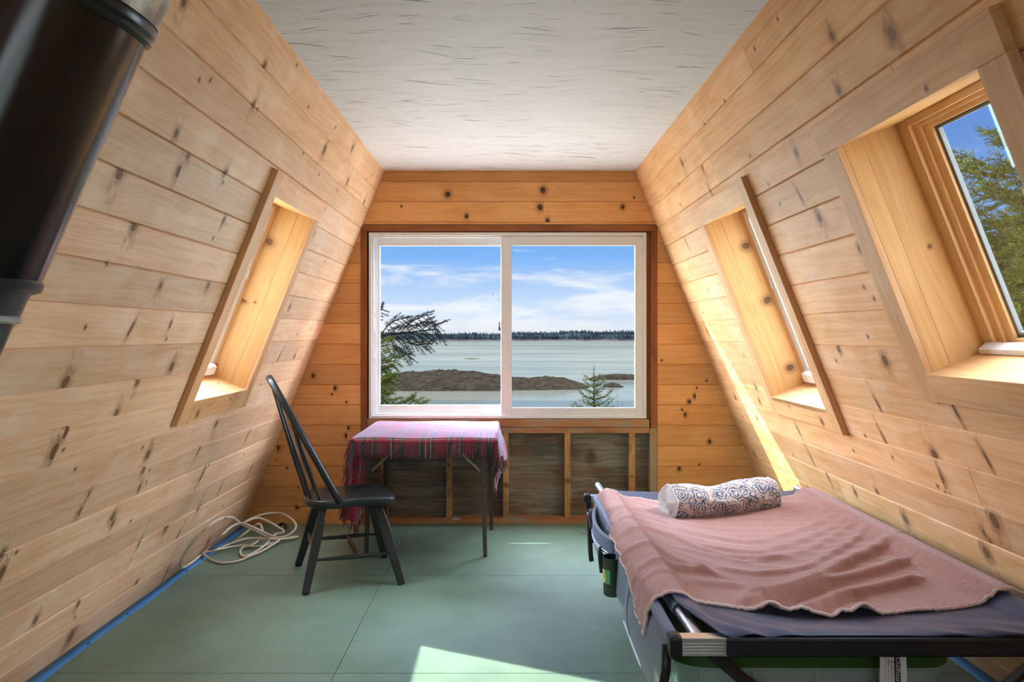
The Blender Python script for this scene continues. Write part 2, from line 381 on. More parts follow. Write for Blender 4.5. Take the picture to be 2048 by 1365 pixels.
    t_.set(bs, 'Base Color', col); t_.set(bs, 'Roughness', rough); t_.set(bs, 'Specular IOR Level', .22)
    bump(t_, bs, t_.m('ADD', n1, t_.m('MULTIPLY', n2, .5)), .12, .0015)
    return m_

M = {}
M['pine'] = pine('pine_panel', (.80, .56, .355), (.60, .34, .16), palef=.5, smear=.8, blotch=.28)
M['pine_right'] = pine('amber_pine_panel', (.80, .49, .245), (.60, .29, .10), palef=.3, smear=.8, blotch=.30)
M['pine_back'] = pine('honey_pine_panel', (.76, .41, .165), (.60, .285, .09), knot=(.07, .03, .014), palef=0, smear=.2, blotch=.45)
M['trim'] = pine('pine_trim', (.77, .455, .215), (.57, .29, .105), smear=.2, blotch=.25, palef=.2)
M['jamb'] = pine('golden_pine_board', (.70, .43, .17), (.56, .29, .085), smear=.2, blotch=.3)
M['stop'] = pine('clear_pine_stop', (.86, .60, .32), (.70, .42, .18), smear=.1, blotch=.2)
M['frame_old'] = pine('old_redwood_frame', (.32, .12, .045), (.19, .06, .022), smear=.1, blotch=.6)
M['stud'] = pine('stud_lumber', (.56, .34, .155), (.38, .19, .07), smear=.2, weather=(.16, .07, .035), weather_f=.55)
M['sill_old'] = pine('stained_sill_lumber', (.48, .25, .11), (.30, .11, .035), smear=.2, weather=(.30, .27, .20), weather_f=.75)
M['stud_grey'] = pine('weathered_post_lumber', (.33, .28, .20), (.20, .16, .11), smear=.1, weather=(.42, .22, .08), weather_f=.5)
M['plywood'] = pine('dark_plywood', (.29, .265, .20), (.115, .10, .075), knot=(.10, .04, .02), grain=1.4, smear=.1, tone=.05, blotch=.7, weather=(.20, .09, .045), weather_f=.45, rough=.6)
M['rough_wood'] = plain('wall_core', (.30, .20, .11), .8)
M['vinyl'] = plain('white_vinyl', (.77, .80, .81), .35, noise=.02)
M['white_plastic'] = plain('white_plastic', (.80, .80, .78), .3, noise=.02)
M['dark_gasket'] = plain('dark_gasket', (.03, .03, .03), .5)
M['alu'] = plain('brushed_aluminium', (.72, .73, .75), .32, metal=1, noise=.03)
M['black_metal'] = plain('black_satin_metal', (.012, .012, .013), .38, noise=.1)
M['black_plastic'] = plain('black_plastic', (.012, .013, .014), .4)

def glass_mat():
    m_, t_, bs, out = newmat('window_glass'); t_.n.remove(bs)
    tr = t_.add('ShaderNodeBsdfTransparent', inp={0: (.97, .98, .97)}); gl = t_.add('ShaderNodeBsdfGlossy', inp={0: (1, 1, 1), 1: .02})
    fr = t_.add('ShaderNodeFresnel', inp={0: 1.33})
    mx = t_.add('ShaderNodeMixShader', inp={0: t_.m('MULTIPLY', fr.outputs[0], .10), 1: tr, 2: gl}); t_.l.new(mx.outputs[0], out.inputs[0])
    return m_
M['glass'] = glass_mat()
# ================================================================== the room
FLOOR_L, FLOOR_R, CEIL, SL = -1.818, 1.853, 2.44, .397
KK = math.sqrt(1+SL*SL)
YB, YF = 5.358, -2.4                       # back wall plane, front wall (behind the camera)
LO, LU, LV, LN = Vector((FLOOR_L, 0, 0)), Vector((0, 1, 0)), Vector((SL, 0, 1))/KK, Vector((1, 0, -SL))/KK
RO, RU, RV, RN = Vector((FLOOR_R, 0, 0)), Vector((0, 1, 0)), Vector((-SL, 0, 1))/KK, Vector((-1, 0, -SL))/KK
VTOP = CEIL*KK
def side_pt(side, u, v, n):
    O, U, V, N = (LO, LU, LV, LN) if side == 'L' else (RO, RU, RV, RN)
    return O+U*u+V*v+N*n

# openings in the sloping walls: (y0, y1, v0, v1)
OPL = (3.435, 4.165, 1.02*KK, 1.93*KK)
OPR = (3.50, 4.245, .975*KK, 1.912*KK)
OPB = (1.757, 2.512, 1.19*KK, 1.922*KK)
grow = lambda h, q: (h[0]-q, h[1]+q, h[2]-q, h[3]+q)

def side_wall(name, O, U, V, N, rows, holes, knots, joints, label, mat):
    mb = MB()
    planking(mb, O, U, V, N, rows, YF, YB+.02, [grow(h, .012) for h in holes], knots, joints)
    backing(mb, O, U, V, N, YF-.1, YB+.09, -.12, VTOP+.25, [grow(h, .021) for h in holes], -.26, -.0065)
    o = mb.build(name, [mat, M['rough_wood']])
    return tag(o, label, 'wall', kind='structure')
rows_l = [-.03]+[(.108+.129*k)*KK for k in range(0, 19)]
rows_l[-1] = VTOP+.01
rows_r = [-.03]+[(.088+.1305*k)*KK for k in range(0, 19)]
rows_r[-1] = VTOP+.01
kl, kr, kb = parse_knots(KNOTS_LEFT), parse_knots(KNOTS_RIGHT), parse_knots(KNOTS_BACK)
def extra(kn, n, u0, u1, v0, v1, mind, seed):
    q = random.Random(seed); out = list(kn)
    for _ in range(n*6):
        a, b = q.uniform(u0, u1), q.uniform(v0, v1)
        if all(abs(a-k[0]) > mind or abs(b-k[1]) > .12 for k in out):
            out.append((a, b, q.choice('sssMMTL'))); n -= 1
            if n <= 0: break
    return out
kl = extra(kl, 26, 1.0, 5.3, .05, 2.6, .22, 3); kl = extra(kl, 30, -2.3, 1.0, .05, 2.6, .22, 4)
kr = extra(kr, 24, 1.0, 5.3, .05, 2.6, .22, 5); kr = extra(kr, 30, -2.3, 1.0, .05, 2.6, .22, 6)
joints_r = {18: [2.951], 16: [3.788], 15: [2.105], 4: [3.792], 6: [2.536]}
joints_l = {9: [1.2], 14: [.6], 5: [.3], 12: [1.1]}
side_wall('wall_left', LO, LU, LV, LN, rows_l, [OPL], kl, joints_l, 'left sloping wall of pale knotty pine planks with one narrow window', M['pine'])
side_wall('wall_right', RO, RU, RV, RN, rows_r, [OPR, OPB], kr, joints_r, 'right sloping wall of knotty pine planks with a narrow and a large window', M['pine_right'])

def wall_x(z, side): return (FLOOR_L+SL*z) if side == 'L' else (FLOOR_R-SL*z)
# ---- back wall (gable end): planking, a framed bay under the window left open to the plywood
BX0, BX1 = -1.012, 1.040                    # opening in the planking
BO, BU, BV, BN = Vector((0, YB, 0)), Vector((1, 0, 0)), Vector((0, 0, 1)), Vector((0, -1, 0))
wb = empty('wall_back', (0, YB, 0)); tag(wb, 'back gable wall of honey pine planks around the sliding window', 'wall', kind='structure')
rows_b = [1.805+.1407*j for j in range(-13, 6)]
rows_b = [-.03]+[q for q in rows_b if .02 < q < 2.42]+[CEIL+.01]
mb = MB()
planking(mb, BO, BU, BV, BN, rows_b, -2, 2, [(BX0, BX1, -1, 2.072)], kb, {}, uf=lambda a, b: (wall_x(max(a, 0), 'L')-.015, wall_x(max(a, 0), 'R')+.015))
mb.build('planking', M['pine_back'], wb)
mb = MB()
backing(mb, BO, BU, BV, BN, -1.95, 1.98, -.12, CEIL+.2, [(BX0+.0, BX1-.0, -.0, 2.062)], -.10, -.0065, 0)
mb.build('wall_core', M['rough_wood'], wb)
mb = MB(); mb.board((BX0-.01, YB+.095, -.02), (1, 0, 0), (0, 0, 1), (0, -1, 0), BX1-BX0+.02, .76, .012, rnd=.37, knots=[(1.62-.01, .47, 'X'), (.93, .42, 'L'), (.42, .5, 'M')])
mb.build('sheathing', M['plywood'], wb, label='dark stained plywood sheathing')
mb = MB(); mb.board((BX0, YB+.09, 0), (1, 0, 0), (0, 0, 1), (0, -1, 0), BX1-BX0, .040, .09)
mb.build('bottom_plate', M['sill_old'], wb)
for xs in (-.853, -.401, -.0075, .419, .866):
    mb = MB(); mb.board((xs+.0205, YB+.083, .040), (0, 0, 1), (-1, 0, 0), (0, -1, 0), .585, .041, .078, knots=[(rng.uniform(.1, .5), .02, rng.choice('sM'))])
    mb.build('stud', M['stud'], wb, bevel=.002)
for i, (za, zb) in enumerate(((.625, .664), (.667, .722))):
    mb = MB(); mb.board((BX0+.045, YB+.083, za), (1, 0, 0), (0, 0, 1), (0, -1, 0), BX1-BX0-.10, zb-za, .080+.004*i)
    mb.build('sill_beam', M['sill_old'], wb, bevel=.002)
mb = MB(); mb.board((1.040, YB+.083, 0), (0, 0, 1), (-1, 0, 0), (0, -1, 0), .66, .052, .080)
mb.build('post', M['stud_grey'], wb, bevel=.002)
# red-brown frame boards round the window
for nm, p in (('post', (-.969, YB+.083, 0, 2.02, .043, 0)), ('post', (1.040, YB+.083, .66, 1.36, .046, 0))):
    mb = MB(); mb.board(p[:3], (0, 0, 1), (-1, 0, 0), (0, -1, 0), p[3], p[4], .088)
    mb.build(nm, M['frame_old'], wb, bevel=.002)
mb = MB(); mb.board((BX0, YB+.083, 2.022), (1, 0, 0), (0, 0, 1), (0, -1, 0), BX1-BX0, .042, .088)
mb.build('head_board', M['frame_old'], wb, bevel=.002)
# inner liner of the rough opening, seen round the white frame
mb = MB()
mb.board((.969, YB+.10, .722), (0, 0, 1), (1, 0, 0), (0, -1, 0), 1.30, .025, .078)
mb.build('liner', M['frame_old'], wb)

# ---- front wall (behind the camera): planks and one added window
wf = empty('wall_front', (0, YF, 0)); tag(wf, 'end wall of pine planks behind the viewpoint', 'wall', kind='structure')
FH = (-.70, .72, .85, 1.95)
mb = MB()
planking(mb, (0, YF, 0), (1, 0, 0), (0, 0, 1), (0, 1, 0), rows_b, -2, 2, [FH], extra([], 20, -1.5, 1.5, .1, 2.3, .3, 9), {}, uf=lambda a, b: (wall_x(max(a, 0), 'L')-.015, wall_x(max(a, 0), 'R')+.015))
mb.build('planking', M['pine_back'], wf)
mb = MB(); backing(mb, (0, YF, 0), (1, 0, 0), (0, 0, 1), (0, 1, 0), -1.95, 1.98, -.12, CEIL+.2, [FH], -.10, -.0065, 0)
mb.build('wall_core', M['rough_wood'], wf)

# ---- floor: painted plywood sheets
def floor_mat():
    m_, t_, bs, out = newmat('green_floor_paint')
    co = t_.add('ShaderNodeTexCoord').outputs['Object']
    n = t_.noise(co, 3.0, 5, .6); n2 = t_.noise(co, 90, 3); n3 = t_.noise(co, 22, 2)
    x, y, z = t_.sep(co)[:3]
    col = t_.mix(t_.smooth(n, .3, .7), (.112, .190, .140), (.148, .238, .180))
    sp = t_.smooth(t_.noise(co, 130, 1), .73, .78)
    sp = t_.m('MULTIPLY', sp, t_.smooth(n3, .45, .65))
    col = t_.mix(t_.m('MULTIPLY', sp, .7), col, (.04, .05, .045))
    sp2 = t_.smooth(t_.noise(t_.vm('ADD', co, (7, 3, 1)), 75, 1), .765, .79)
    col = t_.mix(t_.m('MULTIPLY', sp2, .6), col, (.45, .47, .43))
    t_.set(bs, 'Base Color', col); t_.set(bs, 'Roughness', t_.smooth(n2, .3, .7, .36, .5)); t_.set(bs, 'Specular IOR Level', .5)
    bump(t_, bs, t_.m('ADD', t_.m('MULTIPLY', n2, .5), n3), .18, .002)
    return m_
M['floor'] = floor_mat()
M['floor_gap'] = plain('floor_joint_filler', (.085, .10, .085), .8)
mb = MB()
ys = [YF-.1, -1.88, -.66, .56, 1.78, 2.992, 4.204, YB+.1]
for i in range(len(ys)-1):
    xs = [-1.95, -.664, .555, 1.775, 2.0] if i >= 4 else [-1.95, .555, 2.0]
    for j in range(len(xs)-1):
        g = .0018
        mb.box(xs[j]+g, xs[j+1]-g, ys[i]+g, ys[i+1]-g, -.018, 0)
mb.box(-1.95, 2.0, YF-.1, YB+.1, -.12, -.0022, 1)
tag(mb.build('floor', [M['floor'], M['floor_gap']]), 'floor of plywood sheets painted dull green', 'floor', kind='structure')

# ---- ceiling: white painted board with torn dark streaks
def ceil_mat():
    m_, t_, bs, out = newmat('white_streaked_ceiling')
    co = t_.add('ShaderNodeTexCoord').outputs['Object']
    wn = t_.noise(co, 2.2, 3); x, y, z = t_.sep(co)[:3]
    xx = t_.m('ADD', x, 0); yy = t_.m('ADD', y, t_.m('MULTIPLY', wn, .22))
    col = (.775, .83, .865)
    out_c = None; acc = None
    for k, (sx, sy, a, b, rot) in enumerate(((3.2, 58, .672, .71, .10), (5.5, 90, .69, .73, -.14), (2.6, 44, .695, .73, .3))):
        xr = t_.m('ADD', t_.m('MULTIPLY', xx, math.cos(rot)), t_.m('MULTIPLY', yy, math.sin(rot)))
        yr = t_.m('SUBTRACT', t_.m('MULTIPLY', yy, math.cos(rot)), t_.m('MULTIPLY', xx, math.sin(rot)))
        n = t_.noise(t_.comb(t_.m('MULTIPLY', xr, sx), t_.m('MULTIPLY', yr, sy), k*7.7), 1, 1.5, .5)
        s_ = t_.smooth(n, a, b)
        acc = s_ if acc is None else t_.m('MAXIMUM', acc, s_)
    patch = t_.smooth(t_.noise(co, 3.1, 2), .32, .55, .2, 1)
    acc = t_.m('MULTIPLY', acc, patch)
    soft = t_.noise(t_.comb(t_.m('MULTIPLY', x, 2.5), t_.m('MULTIPLY', yy, 22), 0), 1, 4)
    base = t_.mix(t_.smooth(soft, .35, .7), col, (.72, .775, .81))
    t_.set(bs, 'Base Color', t_.mix(t_.m('MULTIPLY', acc, .85), base, (.20, .21, .22)))
    t_.set(bs, 'Roughness', .6)
    bump(t_, bs, t_.m('SUBTRACT', soft, t_.m('MULTIPLY', acc, 2)), .25, .003)
    return m_
M['ceiling'] = ceil_mat()
mb = MB(); mb.box(-1.15, 1.2, YF-.1, YB+.1, CEIL, CEIL+.08)
tag(mb.build('ceiling', M['ceiling']), 'flat white painted ceiling board with torn grey streaks', 'ceiling', kind='structure')

# ================================================================== windows
def ring(mb, P, a0, a1, b0, b1, wl, wr, wb_, wt, n0, n1, mi=0):
    """rectangular frame in plane coordinates; P(a,b,n) -> point"""
    def bx(p0, p1, q0, q1):
        mb.hexa([P(p0, q0, n0), P(p1, q0, n0), P(p1, q1, n0), P(p0, q1, n0), P(p0, q0, n1), P(p1, q0, n1), P(p1, q1, n1), P(p0, q1, n1)], mi)
    bx(a0, a0+wl, b0, b1); bx(a1-wr, a1, b0, b1); bx(a0+wl, a1-wr, b0, b0+wb_); bx(a0+wl, a1-wr, b1-wt, b1)
# ---- window_1: the white sliding window
w1 = empty('window_1', (0, YB, .72)); tag(w1, 'wide white sliding window looking over the bay', 'window', kind='structure')
PB = lambda a, b, n: (a, YB+n, b)
mb = MB()
ring(mb, PB, -.957, .965, .726, 2.016, .022, .022, .022, .024, .004, .10)
ring(mb, PB, -.935, .943, .748, 1.992, .012, .012, .012, .012, .016, .03)
mb.build('frame', M['vinyl'], w1, bevel=.003)
mb = MB(); ring(mb, PB, -.925, .03, .752, 1.985, .036, .05, .062, .056, .062, .092)
mb.build('sash', M['vinyl'], w1, bevel=.003)
mb = MB(); ring(mb, PB, -.042, .945, .738, 1.990, .072, .055, .060, .062, .012, .052)
mb.build('sash', M['vinyl'], w1, bevel=.003)
mb = MB(); ring(mb, PB, .027, .893, .795, 1.931, .006, .006, .006, .006, .010, .03)
mb.build('glazing_bead', M['white_plastic'], w1)
mb = MB(); mb.box(-.90, .0, YB+.076, YB+.080, .80, 1.94); mb.build('glass_pane', M['glass'], w1)
mb = MB(); mb.box(.02, .90, YB+.030, YB+.034, .785, 1.94); mb.build('glass_pane', M['glass'], w1)
mb = MB(); mb.box(-.058, -.046, YB+.03, YB+.055, 1.335, 1.36); mb.box(-.056, -.050, YB+.02, YB+.05, 1.345, 1.395)
mb.build('latch', M['black_plastic'], w1)
mb = MB(); mb.box(-.962, .975, YB+.02, YB+.105, 2.0155, 2.0225); mb.box(-.9685, -.9565, YB+.02, YB+.105, .724, 2.02)
mb.build('gasket', M['dark_gasket'], w1)
mb = MB(); mb.box(-.962, .972, YB+.004, YB+.10, .7215, .7262); mb.build('gasket', M['dark_gasket'], w1)

def board_on(side, mbx, u0, u1, v0, v1, n0, n1, along='v', knots=(), rnd=None):
    O, U, V, N = (LO, LU, LV, LN) if side == 'L' else (RO, RU, RV, RN)
    p = O+U*u0+V*v0+N*n0
    if along == 'v': mbx.board(p, V, U, N, v1-v0, u1-u0, n1-n0, rnd, knots)
    else: mbx.board(p, U, V, N, u1-u0, v1-v0, n1-n0, rnd, knots)
def jamb_on(side, mbx, u, face, v0, v1, n0, n1, th=.02, knots=(), du=0.0, rnd=None):
    """upright reveal board whose visible face looks along Y (face=+1: towards +Y)"""
    O, U, V, N = (LO, LU, LV, LN) if side == 'L' else (RO, RU, RV, RN)
    if face < 0: mbx.board(O+U*(u+th)+V*v0+N*n0, V, N, -U, v1-v0, n1-n0, th, rnd, knots, du=du)
    else: mbx.board(O+U*(u-th)+V*v0+N*n0, V, N, U, v1-v0, n1-n0, th, rnd, knots, du=du)
def ledge_on(side, mbx, v, face, u0, u1, n0, n1, th=.02, knots=()):
    O, U, V, N = (LO, LU, LV, LN) if side == 'L' else (RO, RU, RV, RN)
    if face > 0: mbx.board(O+U*u0+V*(v-th)+N*n0, U, N, V, u1-u0, n1-n0, th, None, knots)
    else: mbx.board(O+U*u0+V*(v+th)+N*n0, U, N, -V, u1-u0, n1-n0, th, None, knots)

def narrow_window(name, side, op, label, jk):
    u0, u1, v0, v1 = op; c = .088
    mid = side_pt(side, (u0+u1)/2, v0, -.1)
    r = empty(name, mid); tag(r, label, 'window', kind='structure')
    T = .026
    m_ = MB(); board_on(side, m_, u0-c, u0, v0-.108, v1+.108, .0005, T+.002); m_.build('casing', M['trim'], r, bevel=.0015)
    m_ = MB(); board_on(side, m_, u1, u1+c*.95, v0-.108, v1+.0, .0005, T-.006); m_.build('casing', M['trim'], r, bevel=.0015)
    m_ = MB(); board_on(side, m_, u0+.0005, u1+c*.95+.012, v1, v1+.106, .0005, T-.002, 'u'); m_.build('casing', M['trim'], r, bevel=.0015)
    m_ = MB(); board_on(side, m_, u0+.0005, u1-.0005, v0-.102, v0-.001, .0005, T-.004, 'u', [(.12, .03, 'M'), (.5, .07, 's')]); m_.build('apron', M['trim'], r, bevel=.0015)
    m_ = MB(); jamb_on(side, m_, u1, -1, v0-.02, v1+.02, -.215, -.0755, knots=jk); jamb_on(side, m_, u1, -1, v0-.02, v1+.02, -.0745, .0, knots=[]); m_.build('jamb', M['jamb'], r)
    m_ = MB(); jamb_on(side, m_, u0, +1, v0-.02, v1+.02, -.215, .0); m_.build('jamb', M['jamb'], r)
    m_ = MB(); ledge_on(side, m_, v1, -1, u0, u1, -.215, .0); m_.build('jamb', M['jamb'], r)
    m_ = MB(); ledge_on(side, m_, v0, +1, u0, u1, -.215, .022, knots=[(.6, .12, 's')]); m_.build('sill', M['trim'], r)
    P = lambda a, b, n: tuple(side_pt(side, a, b, n))
    m_ = MB(); ring(m_, P, u0, u1, v0, v1, .012, .012, .012, .012, -.215, -.188); m_.build('stop', M['trim'], r, bevel=.002)
    m_ = MB(); ring(m_, P, u0+.0125, u1-.0125, v0+.0125, v1-.0125, .063, .063, .073, .04, -.255, -.198); ring(m_, P, u0+.075, u1-.075, v0+.085, v1-.05, .016, .016, .016, .016, -.25, -.222); m_.build('sash', M['vinyl'], r, bevel=.003)
    m_ = MB(); m_.hexa([P(u0+.06, v0+.09, -.240), P(u1-.06, v0+.09, -.240), P(u1-.06, v1-.05, -.240), P(u0+.06, v1-.05, -.240)]+[P(u0+.06, v0+.09, -.236), P(u1-.06, v0+.09, -.236), P(u1-.06, v1-.05, -.236), P(u0+.06, v1-.05, -.236)]); m_.build('glass_pane', M['glass'], r)
    m_ = MB(); m_.hexa([P(u1-.24, v0+.016, -.1975), P(u1-.03, v0+.016, -.1975), P(u1-.03, v0+.075, -.1975), P(u1-.24, v0+.075, -.1975)]+[P(u1-.22, v0+.018, -.158), P(u1-.05, v0+.018, -.158), P(u1-.04, v0+.065, -.163), P(u1-.23, v0+.065, -.163)]); m_.build('crank_cover', M['white_plastic'], r, bevel=.006)
    m_ = MB(); m_.hexa([P(u1-.05, v0+.55, -.1975), P(u1-.03, v0+.55, -.1975), P(u1-.03, v0+.60, -.1975), P(u1-.05, v0+.60, -.1975)]+[P(u1-.05, v0+.55, -.188), P(u1-.03, v0+.55, -.188), P(u1-.03, v0+.60, -.19), P(u1-.05, v0+.60, -.19)]); m_.build('lock', M['white_plastic'], r, bevel=.003)
    return r
narrow_window('window_2', 'L', OPL, 'narrow pine-cased window in the left sloping wall', [(.80, .05, 'L'), (.46, .04, 'M'), (.47, .10, 's'), (.08, .03, 's')])
narrow_window('window_3', 'R', OPR, 'narrow pine-cased window in the right sloping wall', [(.84, .06, 'L'), (.52, .06, 'L'), (.13, .08, 'L')])

M['bead'] = plain('grey_glazing_bead', (.17, .19, .185), .7, noise=.02)
def big_window():
    side = 'R'; u0, u1, v0, v1 = OPB; c = .105; r = empty('window_4', side_pt(side, (u0+u1)/2, v0, -.1))
    tag(r, 'large pine-cased window in the right sloping wall facing spruces', 'window', kind='structure')
    T = .028
    m_ = MB(); board_on(side, m_, u0-c, u0, v0-.105, v1+.0, .0005, T); m_.build('casing', M['trim'], r, bevel=.0015)
    m_ = MB(); board_on(side, m_, u1, u1+c, v0-.105, v1+.0, .0005, T-.004); m_.build('casing', M['trim'], r, bevel=.0015)
    m_ = MB(); board_on(side, m_, u0-c, u1+c+.004, v1, v1+.104, .0005, T+.001, 'u', [(.3, .02, 's')]); m_.build('casing', M['trim'], r, bevel=.0015)
    m_ = MB(); board_on(side, m_, u0, u1, v0-.098, v0-.001, .0005, T, 'u'); m_.build('apron', M['trim'], r, bevel=.0015)
    m_ = MB(); jamb_on(side, m_, u1, -1, v0-.02, v1+.02, -.190, -.062, knots=[(.40, .05, 's')]); jamb_on(side, m_, u1, -1, v0-.02, v1+.02, -.061, .0); m_.build('jamb', M['jamb'], r)
    m_ = MB(); jamb_on(side, m_, u0, +1, v0-.02, v1+.02, -.190, .0); m_.build('jamb', M['jamb'], r)
    m_ = MB(); ledge_on(side, m_, v1, -1, u0, u1, -.190, .0); m_.build('jamb', M['jamb'], r)
    m_ = MB(); ledge_on(side, m_, v0, +1, u0, u1, -.190, .027); m_.build('sill', M['trim'], r)
    P = lambda a, b, n: tuple(side_pt(side, a, b, n))
    q = 0
    for k, (wd, na, nb) in enumerate(((.055, -.205, -.185), (.036, -.216, -.200), (.042, -.228, -.211))):
        m_ = MB(); U0, V0, U1, V1 = u0+q, v0+q*.25, u1-q, v1-q*.45
        def strip(a0, a1, b0, b1, along):
            if along == 'v': m_.board(P(a0, b0, na), RV, RU, RN, b1-b0, a1-a0, nb-na)
            else: m_.board(P(a0, b0, na), RU, RV, RN, a1-a0, b1-b0, nb-na)
        strip(U0, U0+wd, V0, V1, 'v'); strip(U1-wd, U1, V0, V1, 'v'); strip(U0+wd, U1-wd, V0, V0+wd*.25, 'u'); strip(U0+wd, U1-wd, V1-wd*.45, V1, 'u')
        m_.build('stop', M['stop'], r, bevel=.002); q += wd-.004
    m_ = MB(); ring(m_, P, u0+q, u1-q, v0+q*.25, v1-q*.45, .008, .008, .008, .006, -.235, -.222); m_.build('gasket', M['dark_gasket'], r)
    m_ = MB(); ring(m_, P, u0+q+.008, u1-q-.008, v0+q*.25+.008, v1-q*.45-.006, .009, .009, .009, .007, -.236, -.222); m_.build('glazing_bead', M['bead'], r)
    m_ = MB(); ring(m_, P, u0-.01, u1+.01, v0-.01, v1+.01, .105, .105, .04, .06, -.258, -.237); m_.build('sash', M['trim'], r)
    m_ = MB(); m_.hexa([P(u0+q, v0+.04, -.234), P(u1-q, v0+.04, -.234), P(u1-q, v1-.06, -.234), P(u0+q, v1-.06, -.234)]+[P(u0+q, v0+.04, -.230), P(u1-q, v0+.04, -.230), P(u1-q, v1-.06, -.230), P(u0+q, v1-.06, -.230)]); m_.build('glass_pane', M['glass'], r)
    # white inner sill strip
    m_ = MB(); m_.hexa([P(u0+.02, v0+.0005, -.183), P(u1-.02, v0+.0005, -.183), P(u1-.02, v0+.0005, -.150), P(u0+.02, v0+.0005, -.150)]+[P(u0+.02, v0+.03, -.183), P(u1-.02, v0+.03, -.183), P(u1-.02, v0+.018, -.150), P(u0+.02, v0+.018, -.150)]); m_.build('sill_strip', M['white_plastic'], r, bevel=.002)
big_window()
# unseen window behind the viewpoint, added to let in fill daylight
w5 = empty('fill_window', (0, YF, .9)); tag(w5, 'added window in the unseen end wall for fill daylight', 'window', kind='structure')
mb = MB(); ring(mb, lambda a, b, n: (a, YF+n, b), -.70, .72, .85, 1.95, .06, .06, .06, .06, -.08, .01); mb.build('frame', M['vinyl'], w5, bevel=.003)
mb = MB(); mb.box(-.66, .68, YF-.04, YF-.036, .89, 1.91); mb.build('glass_pane', M['glass'], w5)
# ================================================================== things in the room
def lerp(a, b, f): return a+(b-a)*f
def poly_eval(pts, f):
    """point at fraction f of a polyline's length"""
    ps = [Vector(p) for p in pts]; L = [0]
    for a, b in zip(ps[:-1], ps[1:]): L.append(L[-1]+(b-a).length)
    q = max(0, min(1, f))*L[-1]
    for i in range(len(ps)-1):
        if q <= L[i+1] or i == len(ps)-2:
            return ps[i].lerp(ps[i+1], (q-L[i])/max(1e-9, L[i+1]-L[i]))
def spline(pts, n=8, closed=False):
    P = [Vector(p) for p in pts]; out = []; m_ = len(P)
    for i in range(m_ if closed else m_-1):
        g = (lambda k: P[k % m_]) if closed else (lambda k: P[max(0, min(m_-1, k))])
        a, b, c, d_ = g(i-1), g(i), g(i+1), g(i+2)
        for k in range(n):
            u = k/n
            out.append(.5*((2*b)+(c-a)*u+(2*a-5*b+4*c-d_)*u*u+(3*b-a-3*c+d_)*u**3))
    if not closed: out.append(P[-1])
    return out
def sstep(x, a, b):
    q = max(0, min(1, (x-a)/(b-a))); return q*q*(3-2*q)

# ---------------------------------------------------------------- stove pipe
M['pipe'] = plain('black_stove_pipe', (.010, .010, .011), .20, metal=0, noise=.25, nscale=9, spec=.5)
M['pipe'].node_tree.nodes['Principled BSDF'].inputs['IOR'].default_value = 1.5
M['pipe_galv'] = plain('galvanised_steel', (.34, .33, .28), .45, metal=.8, noise=.5, nscale=25)
M['pipe_elbow'] = plain('blued_steel_elbow', (.07, .075, .08), .33, metal=.8, noise=.2, nscale=12)
def stove_pipe():
    r = empty('stove_pipe', (-1.30, .95, 0)); tag(r, 'thick black stove pipe slanting up along the left wall', 'stove pipe')
    ax_ = Vector((.4417, 0, 1)).normalized()
    def at(z): return Vector((-.540+.4417*(z-1.72), .95, z))
    def seg(name, z0, z1, rad, mat, prof=None):
        mb = MB(); n = 40
        prof = prof or [(0, rad), (1, rad)]
        mb.tube([tuple(at(z0).lerp(at(z1), f)) for f, _ in prof], [q for _, q in prof], n, up=(0, 1, 0))
        return mb.build(name, mat, r, smooth='auto')
    R_ = .100
    seg('seam_ring', 1.712, 1.738, R_, M['pipe_elbow'], [(0, R_), (.15, R_+.004), (.35, R_+.001), (.5, R_+.0045), (.75, R_+.0045), (1, R_)])
    seg('ceiling_collar', 1.736, 2.435, R_+.003, M['pipe_galv'])
    # the adjustable elbow: gores whose joints lie on near-level planes
    e1 = ax_.cross(Vector((0, 1, 0))).normalized(); e2 = Vector((0, 1, 0))
    def gore(name, mat, prof):
        mb = MB(); rings = []
        for z, rad in prof:
            rg_ = []
            for k in range(44):
                a = 2*math.pi*k/44; p = e1*(rad*math.cos(a))+e2*(rad*math.sin(a)); rg_.append(tuple(at(z)+p-ax_*(p.z/ax_.z)+Vector((0, 0, .06*p.x))))
            rings.append(rg_)
        mb.loft(rings); return mb.build(name, mat, r, smooth='auto')
    gore('pipe_section', M['pipe'], [(1.366, R_), (1.42, R_), (1.50, R_), (1.73, R_)])
    gore('seam_ring', M['pipe_elbow'], [(1.352, R_-.006), (1.356, R_-.006), (1.359, R_+.004), (1.367, R_+.004), (1.371, R_)])
    gore('elbow', M['pipe_elbow'], [(1.327, R_-.007), (1.354, R_-.007)])
    gore('seam_ring', M['alu'], [(1.318, R_-.008), (1.320, R_-.003), (1.325, R_-.003), (1.328, R_-.008)])
    gore('elbow', M['pipe_elbow'], [(.012, R_-.010), (.6, R_-.010), (1.320, R_-.010)])
    mb = MB(); c = Vector((-1.30, .95, 0))
    mb.tube([(c.x, c.y, .0), (c.x, c.y, .012)], [.18, .18], 36); mb.build('floor_flange', M['pipe'], r)
    mb = MB(); c = at(2.44)
    mb.tube([(c.x, c.y, 2.425), (c.x, c.y, 2.4395)], [.17, .17], 36); mb.build('ceiling_flange', M['pipe_galv'], r)
stove_pipe()

